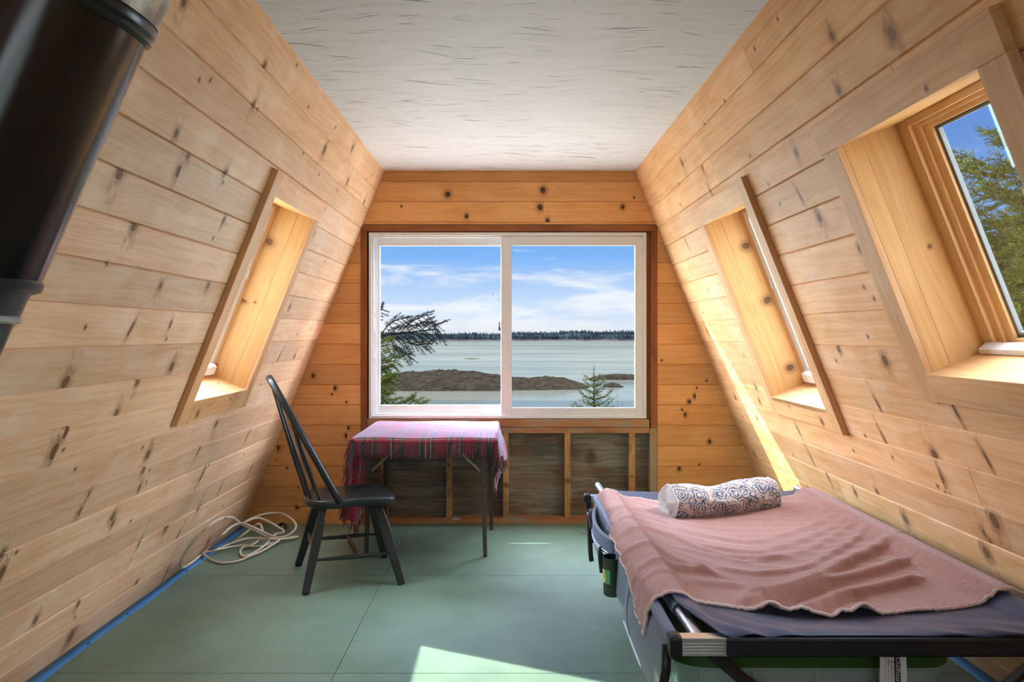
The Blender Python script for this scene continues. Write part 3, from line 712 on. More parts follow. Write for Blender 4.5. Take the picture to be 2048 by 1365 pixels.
# ---------------------------------------------------------------- spindle-back chair
M['chair'] = plain('black_green_chair_paint', (.012, .017, .017), .30, noise=.25, nscale=18, bumpy=.04)
M['chair_worn'] = plain('worn_brown_wood', (.055, .033, .022), .45, noise=.4, nscale=20)
def chair():
    r = empty('spindle_back_chair', (-.867, 4.22, 0), math.radians(19))
    tag(r, 'black wooden spindle-back chair with saddle seat facing the small table', 'chair')
    half = [(-.238, 0), (-.234, .075), (-.212, .140), (-.160, .188), (-.095, .207), (-.035, .200), (.02, .190), (.075, .196), (.13, .216), (.175, .226), (.212, .214), (.232, .165), (.236, .08), (.237, 0)]
    o2 = half+[(x, -y) for x, y in half[1:-1]][::-1]
    o2 = [(p.x, p.y) for p in spline([(x, y, 0) for x, y in o2], 4, True)]
    rings = []
    for z, s_ in ((.404, .02), (.404, .86), (.407, .95), (.416, .985), (.430, 1.0), (.441, .997), (.448, .985), (.4505, .955), (.4475, .85), (.441, .62), (.437, .35), (.4365, .02)):
        rings.append([(x*s_-.0*(1-s_), y*s_, z) for x, y in o2])
    mb = MB(); mb.loft(rings); mb.build('seat', M['chair'], r, smooth=True, local=True)
    legs = {}
    for nm, sx, sy in (('A', -1, -1), ('B', -1, 1), ('C', 1, -1), ('D', 1, 1)):
        top = Vector((sx*.140, sy*.128, .412)); bot = Vector((sx*.245, sy*.258, 0)); legs[nm] = (top, bot)
        mb = MB(); fs = (0, .10, .22, .34, .6, .9, .985, 1.0); rd = (.020, .026, .032, .0335, .031, .0265, .026, .022)
        mb.tube([tuple(top.lerp(bot, f)) for f in fs], rd, 4, up=(1, 1, 0))
        mb.build('leg', M['chair'], r, local=True, bevel=.004)
    def lp(nm, z): a, b = legs[nm]; return a.lerp(b, (a.z-z)/(a.z-b.z))
    def stretcher(p, q, mat, bul=.0125, thin=.0075):
        mb = MB(); fs = (0, .1, .25, .38, .44, .5, .56, .62, .75, .9, 1); rr = (thin, thin, .85*bul, .95*bul, .9*bul, bul*1.12, .9*bul, .95*bul, .85*bul, thin, thin)
        mb.tube([tuple(p.lerp(q, f)) for f in fs], rr, 10); mb.build('stretcher', mat, r, smooth=True, local=True)
    for a, b in (('A', 'C'), ('B', 'D')): stretcher(lp(a, .155), lp(b, .155), M['chair'])
    m1 = lp('A', .155).lerp(lp('C', .155), .56); m2 = lp('B', .155).lerp(lp('D', .155), .56)
    stretcher(m1, m2, M['chair_worn'], .014, .007)
    stretcher(lp('A', .20), lp('B', .20), M['chair_worn'], .014, .007)
    # bent hoop
    H_ = .645
    def hoop(h): # half width at height h
        return .202+.012*math.sin(min(1, h/.35)*math.pi) if h < .22 else None
    pts = []
    N_ = 44
    for i in range(N_+1):
        th = math.pi*i/N_; c, s_ = math.cos(th), math.sin(th)
        h = H_*abs(s_)**.95; y = .208*math.copysign(abs(c)**.72, c)
        pts.append((-.065-.345*(h/H_)**1.0, y, .438+h))
    nrm = Vector((H_, 0, .345)).normalized()
    mb = MB(); mb.tube(pts, .0125, 10, flat=1.45, up=tuple(nrm)); mb.build('bow', M['chair'], r, smooth=True, local=True)
    def bow_at(y):
        best = min(pts[4:-4], key=lambda p: abs(p[1]-y)); return Vector(best)
    for k in range(6):
        y = (-1+2*k/5)*.158
        b = Vector((-.222+.065*(y/.165)**2, y, .440)); tp = bow_at(y*1.02)
        mb = MB(); fs = (0, .12, .26, .38, .5, .7, .85, 1); rr = (.0065, .0072, .0105, .0118, .0098, .0066, .0058, .0052)
        mb.tube([tuple(b.lerp(tp, f)) for f in fs], rr, 9); mb.build('spindle', M['chair'], r, smooth=True, local=True)
chair()

# ---------------------------------------------------------------- folding table
M['table_metal'] = plain('brown_painted_metal', (.075, .055, .04), .38, metal=.35, noise=.15)
M['table_board'] = plain('brown_table_board', (.10, .06, .035), .5)
M['brace'] = plain('zinc_brace', (.36, .33, .25), .4, metal=.7)
def folding_table():
    r = empty('folding_table', (-.475, 4.88, 0)); tag(r, 'small folding table with thin brown metal legs under the window', 'table')
    mb = MB(); mb.box(-.855, -.092, 4.47, 5.30, .672, .706); mb.build('tabletop', M['table_board'], r, bevel=.008)
    spots = ((-.826, 4.575, -1), (-.132, 4.560, 1), (-.818, 5.195, -1), (-.108, 5.190, 1))
    for x, y, sx in spots:
        mb = MB(); x1 = x-sx*.028
        a = sx*.012
        # folded sheet-metal leg: two flanges, tapering to the foot
        def fl(x0, x1_, y0, y1):
            mb.hexa([(lerp(x0, x, .3)+a, lerp(y0, y, .3), 0), (lerp(x1_, x, .3)+a, lerp(y0, y, .3), 0), (lerp(x1_, x, .3)+a, lerp(y1, y, .3), 0), (lerp(x0, x, .3)+a, lerp(y1, y, .3), 0), (x0, y0, .673), (x1_, y0, .673), (x1_, y1, .673), (x0, y1, .673)])
        fl(min(x, x1), max(x, x1), y-.013, y-.008); fl(min(x, x+sx*.004), max(x, x+sx*.004), y-.013, y+.014); fl(min(x1, x1+sx*.004), max(x1, x1+sx*.004), y-.013, y+.014)
        mb.build('leg', M['table_metal'], r)
        mb = MB(); p = (x-sx*.02, y+.012, .495); q = (x-sx*.205, y+.012, .668)
        mb.tube([p, q], .0075, 6, flat=.4, up=(0, 1, 0)); mb.build('brace', M['brace'], r)
folding_table()

# ---------------------------------------------------------------- plaid throw
def plaid_mat(name, sheen, k):
    m_, t_, bs, out = newmat(name)
    uvw = t_.add('ShaderNodeAttribute', attribute_name='uvw').outputs['Vector']; u, v, r = t_.sep(uvw)[:3]
    R_, G_, Nv, W_ = [tuple(q*k for q in c) for c in ((.36, .012, .040), (.018, .034, .034), (.035, .055, .12), (.60, .58, .55))]
    stops = [(0, R_), (.31, G_), (.345, W_), (.362, G_), (.44, Nv), (.455, R_), (.55, W_), (.562, R_), (.665, G_), (.71, W_), (.728, G_), (.80, Nv), (.82, R_)]
    def st(c, per, ph): return t_.ramp(t_.m('FRACT', t_.m('ADD', t_.m('DIVIDE', c, per), ph)), stops, 'CONSTANT')
    a = st(u, .166, .13); b = st(v, .166, .4)
    tw = t_.m('FRACT', t_.m('MULTIPLY', t_.m('ADD', u, v), 210))
    f = t_.smooth(tw, .35, .65, .32, .68)
    col = t_.mix(f, a, b)
    n = t_.noise(t_.comb(u, v, r), 160, 3)
    col = t_.mix(t_.smooth(n, .4, .8, 0, .35), col, t_.mix(.5, col, (.5, .42, .45)))
    t_.set(bs, 'Base Color', col); t_.set(bs, 'Roughness', .9); t_.set(bs, 'Sheen Weight', sheen); t_.set(bs, 'Sheen Roughness', .3); t_.set(bs, 'Sheen Tint', (.50, .72, 1, 1))
    bump(t_, bs, n, .4, .004)
    return m_
M['plaid'] = plaid_mat('red_plaid_wool', 1.0, 1.0); M['plaid_yarn'] = plaid_mat('plaid_fringe_yarn', .1, .8)
def throw():
    X0, X1, Y0, Y1, Z = -.868, -.078, 4.452, 5.318, .7115
    q = random.Random(11)
    def dl(t): return lerp(.40, .60, sstep(t, 0, .45))-.06*sstep(t, .6, 1)
    def dr(t): return lerp(.115, .20, sstep(t, 0, .4))+.27*sstep(t, .55, .95)
    W_ = X1-X0
    def P(s, t):
        L = dl(t); R_ = dr(t)
        a = -L+s*(L+W_+R_)                     # distance along the cloth, 0 at the left edge of the top
        y = Y0+t*(Y1-Y0); z = Z+.003*math.sin(a*13+t*5)*math.sin(t*11+1)
        if a < 0:
            dd = -a; rr = .018
            fold = .022*math.sin(t*17+.8)*sstep(dd, .02, .25)+.012*math.sin(t*41)*sstep(dd, .1, .4)
            x = X0-rr*math.sin(min(dd/rr, math.pi/2))-.01-.05*sstep(dd, 0, .5)+fold-.012*sstep(dd, 0, .03)
            zz = Z-max(0, dd-rr*.57)
            yy = y+ (1-t)*.02*sstep(dd, 0, .2)+.03*sstep(dd, .2, .6)*(.5-t)
            return Vector((x, yy, zz))
        if a > W_:
            dd = a-W_; rr = .018
            fold = .02*math.sin(t*15)*sstep(dd, .02, .2)
            x = X1+rr*math.sin(min(dd/rr, math.pi/2))+.005+.035*sstep(dd, 0, .25)-.07*sstep(dd, .22, .45)+fold
            return Vector((x, y-.05*sstep(dd, .15, .45)*t, Z-max(0, dd-rr*.57)))
        return Vector((X0+a, y, z))
    def uvf(s, t):
        L = dl(t); return (-L+s*(L+W_+dr(t)), t*(Y1-Y0))
    NU, NV, NF = 120, 44, 3
    def fn(s, t):
        # first NF rows roll over the front edge
        j = t*(NV+NF)
        if j >= NF: return P(s, (j-NF)/NV)
        p = P(s, 0); k = (NF-j)/NF
        on_top = X0-.02 < p.x < X1+.02 and p.z > Z-.03
        return p+Vector((0, -.014*math.sin(k*1.57), -.022*k if on_top else -.004*k))
    def uf(s, t):
        j = t*(NV+NF); return uvf(s, max(0, (j-NF)/NV)) if j >= NF else (uvf(s, 0)[0], -(NF-j)*.008)
    r = MB(); r.grid(fn, NU, NV+NF, uvf=uf)
    o = r.build('plaid_throw', M['plaid'], None, smooth=True, loc=(-.475, 4.88, .71), solid=.005)
    tag(o, 'red and green plaid wool throw with fringe over the small table', 'throw')
    mb = MB()
    def yarn(p, dirv, ln, u, wob):
        pts = [p, p+dirv*ln*.35+Vector((wob*.3, -.004, 0)), p+dirv*ln*.7+Vector((wob*.7, -.006, 0)), p+dirv*ln+Vector((wob, -.003, 0))]
        b0 = len(mb.f); c0 = len(mb.ca)
        mb.tube([tuple(k) for k in pts], [.0024, .0026, .0026, .0018], 5, up=(0, 1, .01))
        mb.at = True
        for k in range(c0, len(mb.ca)): mb.ca[k] = (u, .05, 0)
    ns = 230
    L = dl(0); tot = L+W_+dr(0)
    for i in range(ns):
        s = (i+.5)/ns; p = Vector(fn(s, 0)); u = uvf(s, 0)[0]
        if X0-.01 < p.x < X1+.01:
            yarn(p, Vector((0, -.03, -1)).normalized(), q.uniform(.080, .096), u, q.uniform(-.004, .004))
        else:
            yarn(p, Vector((q.uniform(-.35, .1), -.35, -1)).normalized(), q.uniform(.07, .11), u, q.uniform(-.01, .01))
    for i in range(46):        # loose tassels at the foot of the left drape and the tip of the right one
        t_ = (i+.5)/46
        p = Vector(fn(0, NF/(NV+NF)+t_*(1-NF/(NV+NF)))); yarn(p, Vector((q.uniform(-.12, .12), q.uniform(-.1, .1), -1)).normalized(), q.uniform(.04, .085), uvf(0, t_)[0]+t_*.7, q.uniform(-.01, .01))
        p = Vector(fn(1, NF/(NV+NF)+t_*(1-NF/(NV+NF)))); yarn(p, Vector((q.uniform(-.12, .12), q.uniform(-.1, .1), -1)).normalized(), q.uniform(.04, .075), uvf(1, t_)[0]+t_*.7, q.uniform(-.01, .01))
    f = mb.build('fringe', M['plaid_yarn'], o, smooth=True, kind='stuff')
throw()

# ---------------------------------------------------------------- camp cot
M['canvas'] = plain('navy_cot_canvas', (.010, .023, .072), .55, sheen=.2, noise=.12, nscale=120, bumpy=.06)
M['canvas_blue'] = plain('slate_blue_canvas', (.050, .082, .140), .6, sheen=.3, noise=.1, nscale=120, bumpy=.05)
M['sleeve'] = plain('black_sleeve', (.008, .009, .014), .42, noise=.1)
M['cup'] = plain('dark_green_canvas', (.016, .026, .020), .6, noise=.1, nscale=150)
M['label_green'] = plain('green_label', (.06, .30, .13), .5, noise=0)
M['label_yellow'] = plain('yellow_print', (.75, .62, .16), .5, noise=0)
M['label_orange'] = plain('orange_print', (.60, .22, .04), .5, noise=0)
M['paper'] = plain('white_paper', (.70, .69, .66), .7, noise=.03)
M['ink'] = plain('black_ink', (.012, .012, .014), .6, noise=0)
def mesh_mat():
    m_, t_, bs, out = newmat('blue_mesh_net')
    co = t_.add('ShaderNodeTexCoord').outputs['Object']; x, y, z = t_.sep(co)[:3]
    a = t_.m('SINE', t_.m('MULTIPLY', t_.m('ADD', z, t_.m('MULTIPLY', y, .12)), 1500)); b = t_.m('SINE', t_.m('MULTIPLY', t_.m('ADD', y, t_.m('MULTIPLY', z, .3)), 900))
    f = t_.smooth(t_.m('ADD', t_.m('MULTIPLY', a, .8), t_.m('MULTIPLY', b, .35)), -.2, .5)
    t_.set(bs, 'Base Color', t_.mix(f, (.020, .035, .06), (.21, .27, .33))); t_.set(bs, 'Roughness', .6)
    t_.set(bs, 'Alpha', t_.smooth(f, 0, .3, .82, 1.0))
    return m_
M['mesh'] = mesh_mat()
CX0, CX1 = .50, 1.53
def cot_z(x, y):
    s_ = (x-(CX0+CX1)/2)/((CX1-CX0)/2); s_ = max(-1, min(1, s_))
    e0 = 1-math.exp(-max(0, y-2.115)/.19); e1 = 1-math.exp(-max(0, 4.03-y)/.25)
    return .5045-.078*(1-s_*s_)*e0*e1
def cot():
    r = empty('camp_cot', (1.0, 3.05, 0)); tag(r, 'navy camp cot with side pockets set along the right wall', 'cot')
    # sling
    def fn(u, v):
        x = lerp(CX0, CX1, u)
        c = max(0, (.585-x)/.085, (x-(CX1-.085))/.085); c = min(1, c)
        y = lerp(2.063+.215*c**1.3, 3.985-.06*c, v)
        z = cot_z(x, y)+.002
        cr = math.exp(-((y-2.1)/.16)**2)
        z += cr*.006*math.sin((x-.5)*60+ (y-2.1)*40)*math.exp(-((x-.62)/.14)**2)
        z += cr*.004*math.sin((x-1.1)*38+(y-2.1)*50)*math.exp(-((x-1.3)/.2)**2)
        return (x, y, z+.016 if c > .55 else z+.016*sstep(c, 0, .55))
    mb = MB(); mb.grid(fn, 70, 90); mb.build('sling', M['canvas'], r, smooth=True, solid=.004)
    for x, y0, y1 in ((CX0, 2.10, 4.165), (CX1, 2.10, 4.10)):
        mb = MB(); mb.tube([(x-.012 if x < 1 else x, y1, .498), (x, 3.6, .4975), (x, 2.6, .4975), (x+(.022 if x < 1 else -.022), y0, .481)], .0165, 18); mb.build('rail', M['alu'], r, smooth='auto')
        mb = MB(); mb.tube([(x-.004, 3.93, .4995), (x, 3.5, .4985), (x, 2.6, .4985), (x+.010*(1 if x < 1 else -1), 2.30, .490)], .0205, 18); mb.build('sleeve', M['canvas_blue'] if x < 1 else M['canvas'], r, smooth='auto')
    for y, z0, z1, xa, xb, sl in ((2.062, .452, .5005, .466, 1.575, True), (3.950, .452, .487, .428, 1.56, False)):
        mb = MB(); mb.box(xa, xb, y, y+.040, z0, z1)
        if sl:
            for k in range(4): mb.box(xa+.001, .579, y-.0012, y+.002, z0+.006+.0085*k, z0+.010+.0085*k)
        mb.build('end_bar', M['alu'], r, bevel=.004)
        mb = MB(); mb.box(.582 if sl else .52, 1.462 if sl else 1.50, y-.004, y+.044, z0-.003, z1+.0025); mb.build('bar_sleeve', M['sleeve'] if sl else M['canvas'], r, bevel=.008)
        for x in (xa-.035, xb-.001):
            mb = MB(); mb.box(x, x+.036, y-.006, y+.046, z0-.006, z1+.006); mb.build('corner_cap', M['black_plastic'], r, bevel=.010)
    # crossed legs at both ends and the middle
    for y in (2.135, 3.03, 3.92):
        for sx in (1, -1):
            mx = lambda x: x if sx > 0 else 2.03-x
            yy = y+(.012 if sx > 0 else -.012)
            mb = MB(); pts = [(mx(.515), yy, .462), (mx(.565), yy, .428), (mx(.655), yy, .352), (mx(1.13), yy, .016)]
            mb.tube(pts, .019, 4, flat=.45, up=(0, 1, 0)); mb.build('leg', M['black_metal'], r, bevel=.003)
            mb = MB(); mb.tube([(mx(1.09), yy, .012), (mx(1.19), yy, .012)], .012, 10); mb.build('foot', M['black_plastic'], r)
        if y < 2.5 or y > 3.5: continue
    # organiser hung on an outer tube on the near-left side
    og = empty('organizer', (0, 0, 0)); og.parent = r; og.location = (-.55, 0, .4)
    og['label'] = 'slate blue hanging organiser'
    mb = MB(); mb.tube([(.450, 2.10, .484), (.447, 3.0, .486), (.452, 3.93, .480)], .0175, 18); mb.build('hanger_sleeve', M['canvas_blue'], og, smooth='auto')
    def pn(u, v):
        y = lerp(2.83, 3.92, u); z = lerp(.480, .29, v); return (.447-.006*math.sin(u*9)-.012*v, y, z)
    mb = MB(); mb.grid(pn, 30, 8); mb.build('back_panel', M['canvas_blue'], og, smooth=True, solid=.004)
    def pouch(u, v):
        y = lerp(2.115, 2.82, u); z = lerp(.478, .262, v)
        blg = math.sin(math.pi*min(1, v*.9+.05))*math.sin(math.pi*(.1+.85*u))
        return (.444-.030*blg-.016*v, y+.008*v, z)
    mb = MB(); mb.grid(lambda a, b: pouch(a*.80, b), 36, 16); mb.build('mesh_panel', M['mesh'], og, smooth=True)
    mb = MB(); mb.grid(lambda a, b: pouch(.79+a*.21, b), 12, 16); mb.build('pouch_end', M['canvas_blue'], og, smooth=True, solid=.003)
    mb = MB(); mb.tube([pouch(u/20, 1.0) for u in range(21)], .005, 8); mb.tube([pouch(.80, v/8) for v in range(9)], .003, 6); mb.build('piping', M['canvas_blue'], og, smooth=True)
    mb = MB(); mb.tube([(.432, 2.10, .47), (.431, 2.098, .40), (.418, 2.10, .33), (.400, 2.112, .262)], .013, 8, flat=.35, up=(0, 1, 0)); mb.build('binding', M['black_plastic'], og, smooth=True)
    mb = MB(); mb.tube(spline([(.428, 2.075, .462), (.420, 2.07, .445), (.417, 2.07, .42), (.424, 2.07, .40)], 6), .0018, 6); mb.build('cord_loop', M['black_plastic'], og, smooth=True)
    # bulging pocket
    def pk(u, v):
        y = lerp(3.16, 3.80, u); b = math.sin(math.pi*min(1, max(0, u)))**.6
        z = lerp(.462, .300, v)-.012*math.sin(math.pi*u)*(1-v)
        return (.446-.062*b*(1-.35*v)*(.75+.25*math.sin(math.pi*v)), y, z)
    mb = MB(); mb.grid(pk, 28, 12); mb.build('pocket', M['canvas_blue'], og, smooth=True, solid=.006)
    mb = MB(); mb.tube([pk(u/24, 0) for u in range(25)], .010, 10); mb.build('pocket_rim', M['canvas_blue'], og, smooth=True)
    mb = MB()
    for vv in (.36, .44): mb.tube([Vector(pk(u/24, vv))+Vector((-.004, 0, 0)) for u in range(2, 23)], .0028, 6)
    mb.build('zip', M['alu'], og, smooth=True)
    for pts in ([(.398, 3.62, .40), (.388, 3.70, .46), (.386, 3.59, .31), (.392, 3.59, .258)], [(.402, 3.30, .405), (.397, 3.29, .37), (.400, 3.285, .33), (.404, 3.285, .298)]):
        mb = MB(); mb.tube(spline(pts, 5), .011, 8, flat=.3, up=(0, 1, 0)); mb.build('strap', M['black_plastic'], og, smooth=True)
    mb = MB(); mb.box(.400, .424, 3.74, 3.80, .30, .455); mb.build('end_flap', M['black_plastic'], og, bevel=.006)
    mb = MB(); mb.box(.402, .428, 3.935, 3.96, .425, .455); mb.tube(spline([(.414, 3.94, .43), (.405, 3.93, .405), (.418, 3.92, .40), (.428, 3.93, .42)], 5), .004, 6); mb.build('buckle', M['black_plastic'], og, bevel=.003)
    # cup holder
    cz, cx, cy = .274, .418, 3.08
    mb = MB(); prof = [(.0, .0), (.030, .0), (.034, .004), (.0365, .08), (.0385, .152), (.0355, .152), (.033, .01), (.0, .008)]
    mb.loft([[(cx+rad*math.cos(a)*1.0, cy+rad*math.sin(a)*1.15, cz+h) for a in [2*math.pi*k/28 for k in range(28)]] for rad, h in prof], caps=False)
    cup = mb.build('cup_holder', M['cup'], og, smooth='auto')
    def on_cup(a, h, e=.0008): rad = lerp(.0345, .0383, h/.15)+e; return (cx+rad*math.cos(a), cy+rad*1.15*math.sin(a), cz+h)
    a0 = math.radians(216)
    mb = MB(); mb.grid(lambda u, v: on_cup(a0+(u-.5)*1.15, lerp(.052, .108, v)), 10, 4); mb.build('logo_patch', M['label_green'], og, smooth=True)
    mb = MB(); mb.grid(lambda u, v: on_cup(a0-.55+.62*u*(1-.5*abs(v-.4)), lerp(.056, .106, v), .0016), 8, 6); mb.build('logo_print', M['label_yellow'], og, smooth=True)
    mb = MB(); mb.grid(lambda u, v: on_cup(a0-.35+.2*u+.1*math.sin(v*5), lerp(.072, .098, v), .0022), 5, 5); mb.build('logo_print', M['label_orange'], og, smooth=True)
    # hanging paper label under the near bar
    lx0, lx1, ly, lz0, lz1 = 1.008, 1.080, 2.098, .300, .470
    tg = empty('paper_label', (0, 0, 0)); tg.parent = r; tg.location = (0, -.95, .4); tg['label'] = 'white paper size label'
    mb = MB(); mb.grid(lambda u, v: (lerp(lx0, lx1, u)+.002*math.sin(v*3), ly+.004*math.sin(u*2+v*2)-.002, lerp(lz1, lz0, v)), 6, 8); mb.build('sheet', M['paper'], tg, smooth=True)
    mb = MB(); mb.grid(lambda u, v: (lerp(1.0475, 1.0635, u)+.002*math.sin(v*3), ly+.004*math.sin(lerp(.55, .77, u)*2+v*2)-.0026, lerp(lz1, lz0, v)), 4, 8); mb.build('black_band', M['ink'], tg, smooth=True)
    mb = MB()
    for xx in (1.024, 1.0325, 1.041): mb.box(xx, xx+.0006, ly-.0012, ly-.0006, .305, .468)
    mb.build('ruled_lines', plain('grey_ink', (.25, .25, .27), .7, noise=0), tg)
    def text(s_, x, z, size, mat, nm):
        cu = bpy.data.curves.new(nm, 'FONT'); cu.body = s_; cu.size = size; cu.extrude = .0001; cu.align_x = 'LEFT'
        o = bpy.data.objects.new(nm, cu); COL.objects.link(o); cu.materials.append(mat)
        o.rotation_euler = (math.pi/2, math.pi/2, 0)
        bpy.context.view_layer.update()
        me = bpy.data.meshes.new_from_object(o); bpy.data.objects.remove(o)
        o = bpy.data.objects.new(nm, me); COL.objects.link(o); o.rotation_euler = (math.pi/2, math.pi/2, 0)
        o.parent = tg; o.location = Vector((x, ly-.0042, z))-Vector((1.0, 2.1, .4)); return o
    text('\u00ae Outfitter XL', 1.0508, .4555, .0185, M['paper'], 'print')
    text('85" x 40" x 19"', 1.0445, .4290, .0075, M['ink'], 'print')
    text('40" x 10" x 9"', 1.0365, .4290, .0075, M['ink'], 'print')
    text('Blue', 1.0285, .4290, .0075, M['ink'], 'print')
cot()

# ---------------------------------------------------------------- pink wool blanket
def wool():
    m_, t_, bs, out = newmat('dusty_pink_wool')
    co = t_.add('ShaderNodeTexCoord').outputs['Object']
    n = t_.noise(co, 55, 5, .7); n2 = t_.noise(co, 420, 2)
    col = t_.mix(t_.smooth(n, .3, .7), (.305, .140, .115), (.39, .195, .165))
    t_.set(bs, 'Base Color', col); t_.set(bs, 'Roughness', .95); t_.set(bs, 'Sheen Weight', .7); t_.set(bs, 'Sheen Roughness', .4); t_.set(bs, 'Sheen Tint', (.95, .85, .85, 1))
    bump(t_, bs, t_.m('ADD', n, t_.m('MULTIPLY', n2, .6)), .55, .006)
    return m_
M['wool'] = wool(); M['wool_hem'] = plain('pale_pink_hem', (.66, .50, .45), .9, sheen=.4, noise=.15, nscale=140)
RIDGES = [([(.80, 2.80), (.895, 2.785), (1.10, 2.86), (1.49, 3.19), (1.636, 3.32)], .012, .028),
          ([(.80, 2.46), (.909, 2.558), (1.237, 2.858), (1.53, 3.02)], .026, .045),
          ([(.76, 2.40), (.84, 2.455), (1.10, 2.678), (1.40, 2.77)], .024, .040),
          ([(.86, 2.28), (.90, 2.34), (1.114, 2.539), (1.35, 2.60)], .026, .036),
          ([(.49, 3.23), (.583, 2.86), (.70, 2.72)], .014, .035),
          ([(.48, 2.86), (.573, 2.683), (.68, 2.72)], .018, .035),
          ([(.50, 2.44), (.62, 2.56), (.75, 2.60)], .012, .04),
          ([(.48, 3.46), (.60, 3.245), (.84, 2.99), (1.1, 3.0)], .010, .03),
          ([(.60, 3.62), (.75, 3.36), (1.0, 3.22), (1.4, 3.42)], .007, .03),
          ([(.55, 3.40), (.72, 3.13), (1.0, 3.08), (1.45, 3.34)], .008, .03),
          ([(.70, 3.02), (.9, 2.93), (1.2, 3.08), (1.5, 3.32)], .007, .025)]
def seg_dist(px, py, pts):
    best = 9
    for (ax_, ay), (bx, by) in zip(pts[:-1], pts[1:]):
        dx, dy = bx-ax_, by-ay; q = ((px-ax_)*dx+(py-ay)*dy)/(dx*dx+dy*dy); q = max(0, min(1, q))
        d_ = math.hypot(px-ax_-q*dx, py-ay-q*dy)
        if d_ < best: best = d_; sg = 1 if (px-ax_)*dy-(py-ay)*dx > 0 else -1
    return best, sg
BUMPS = [(.795, .034, .035), (.93, .012, .03), (1.005, .020, .022), (1.075, .040, .040), (1.24, .006, .05)]
def blanket_z(x, y):
    h = 0
    for pts, ht, wd in RIDGES:
        d_, sg = seg_dist(x, y, pts); ww = wd*(.6 if sg > 0 else 1.15)
        e = 1.0
        h += ht*math.exp(-(d_/ww)**2)
    for bx, bh, bw in BUMPS: h += bh*math.exp(-((x-bx)/bw)**2)*math.exp(-max(0, y-2.33)/.07)
    s_ = math.sin((x*.35+y)*70+2*math.sin(x*9))
    h += .0016*s_*sstep(y, 2.6, 3.0)
    edge = min(1, max(0, (x-.52)/.06), 1)
    return cot_z(x, y)+.010+h*(.35+.65*edge)
OVER = [(.545, 0), (.52, .528), (.498, .5315), (.475, .524), (.452, .5135), (.436, .500), (.427, .478), (.423, .45), (.420, .42), (.418, .39)]
def overhang(y): # how far the hem hangs below the outer tube
    pts = [(2.30, .105), (2.45, .095), (2.62, .050), (2.78, .030), (2.93, .012), (3.10, .020), (3.26, .030), (3.45, .034), (3.60, .042), (3.90, .045)]
    for (a, b), (c, d_) in zip(pts[:-1], pts[1:]):
        if y <= c: return lerp(b, d_, sstep(y, a, c))
    return .085
def blanket():
    Y0, Y1 = 2.335, 3.865
    NL, NX, NY = 16, 90, 130
    def fn(i, j):
        t_ = j/NY
        if i >= NL:
            x = lerp(.545, 1.548, (i-NL)/NX)
            y0 = Y0+.02*math.sin((x-.5)*11)+.05*sstep(x, 1.3, 1.55); y1 = Y1-.055*math.sin(math.pi*min(1, max(0, (x-.5)/1.05)))+.05*sstep(x, 1.3, 1.5)+.006*math.sin(x*60)
            y = lerp(y0, y1, t_)
            z = blanket_z(x, y)
            if x > CX1-.04: z = max(z, .503+.021+.010)-.0*x
            k = sstep(x, CX1-.10, CX1-.03); z = lerp(z, max(z, .530-.25*max(0, x-CX1)), k)
            k2 = sstep(x, .575, .53); z = lerp(z, .526, k2*.85)
            return (x, y, z)
        f = 1-i/NL
        y = lerp(Y0+.012, Y1, t_)
        oh = overhang(y); pts = [(.545, 0, blanket_z(.545, y)*.1+.5285*.9)]+[(a, 0, b) for a, b in OVER[1:]]
        tot = sum((Vector(b)-Vector(a)).length for a, b in zip(pts[:-1], pts[1:]))
        need = (.115+oh)/tot
        p = poly_eval(pts, f*min(1, need)); p.x += .028*sstep(y, 3.0, 3.5)*sstep(f, .3, .9)
        wv = .007*math.sin(y*15+1)*math.sin(y*6.1)+.005*math.sin(y*27)+.002*math.sin(y*71)
        k = sstep(f, .3, 1)
        cr = sum(a_*math.exp(-((y-c_-.10*(1-f))/b_)**2) for c_, a_, b_ in ((3.42, .010, .022), (3.22, .014, .030), (3.02, .008, .020), (2.80, .018, .034), (2.60, .013, .026), (2.46, .010, .02)))*(1-.35*f)
        p.z += cr*.8; p.x -= cr*.5*k
        return (p.x-abs(wv)*k*1.2, y+.02*k*math.sin(y*21), p.z+.5*wv*k+ .009*math.sin(y*13.5)*math.sin(y*5.2+1)*sstep(f, .0, .35)*(1-k))
    mb = MB(); mb.grid(lambda u, v: fn(round(u*(NL+NX)), round(v*NY)), NL+NX, NY)
    o = mb.build('blanket', M['wool'], None, smooth=True, loc=(1.0, 3.1, .45), solid=.006)
    tag(o, 'dusty pink wool blanket spread over the cot', 'blanket')
    mb = MB()
    wob = lambda p, k: tuple(Vector(p)+Vector((.0015*math.sin(k*2.1), .002*math.sin(k*1.7), .0018*math.sin(k*2.9))))
    mb.tube([wob(fn(i, 0), i) for i in range(NL+NX+1)], .0058, 8); mb.tube([wob(fn(i, NY), i) for i in range(NL+NX+1)], .0058, 8)
    mb.tube([wob(fn(0, j), j) for j in range(NY+1)], .0048, 8); mb.build('hem', M['wool_hem'], o, smooth=True, label='pale stitched blanket hem')
blanket()

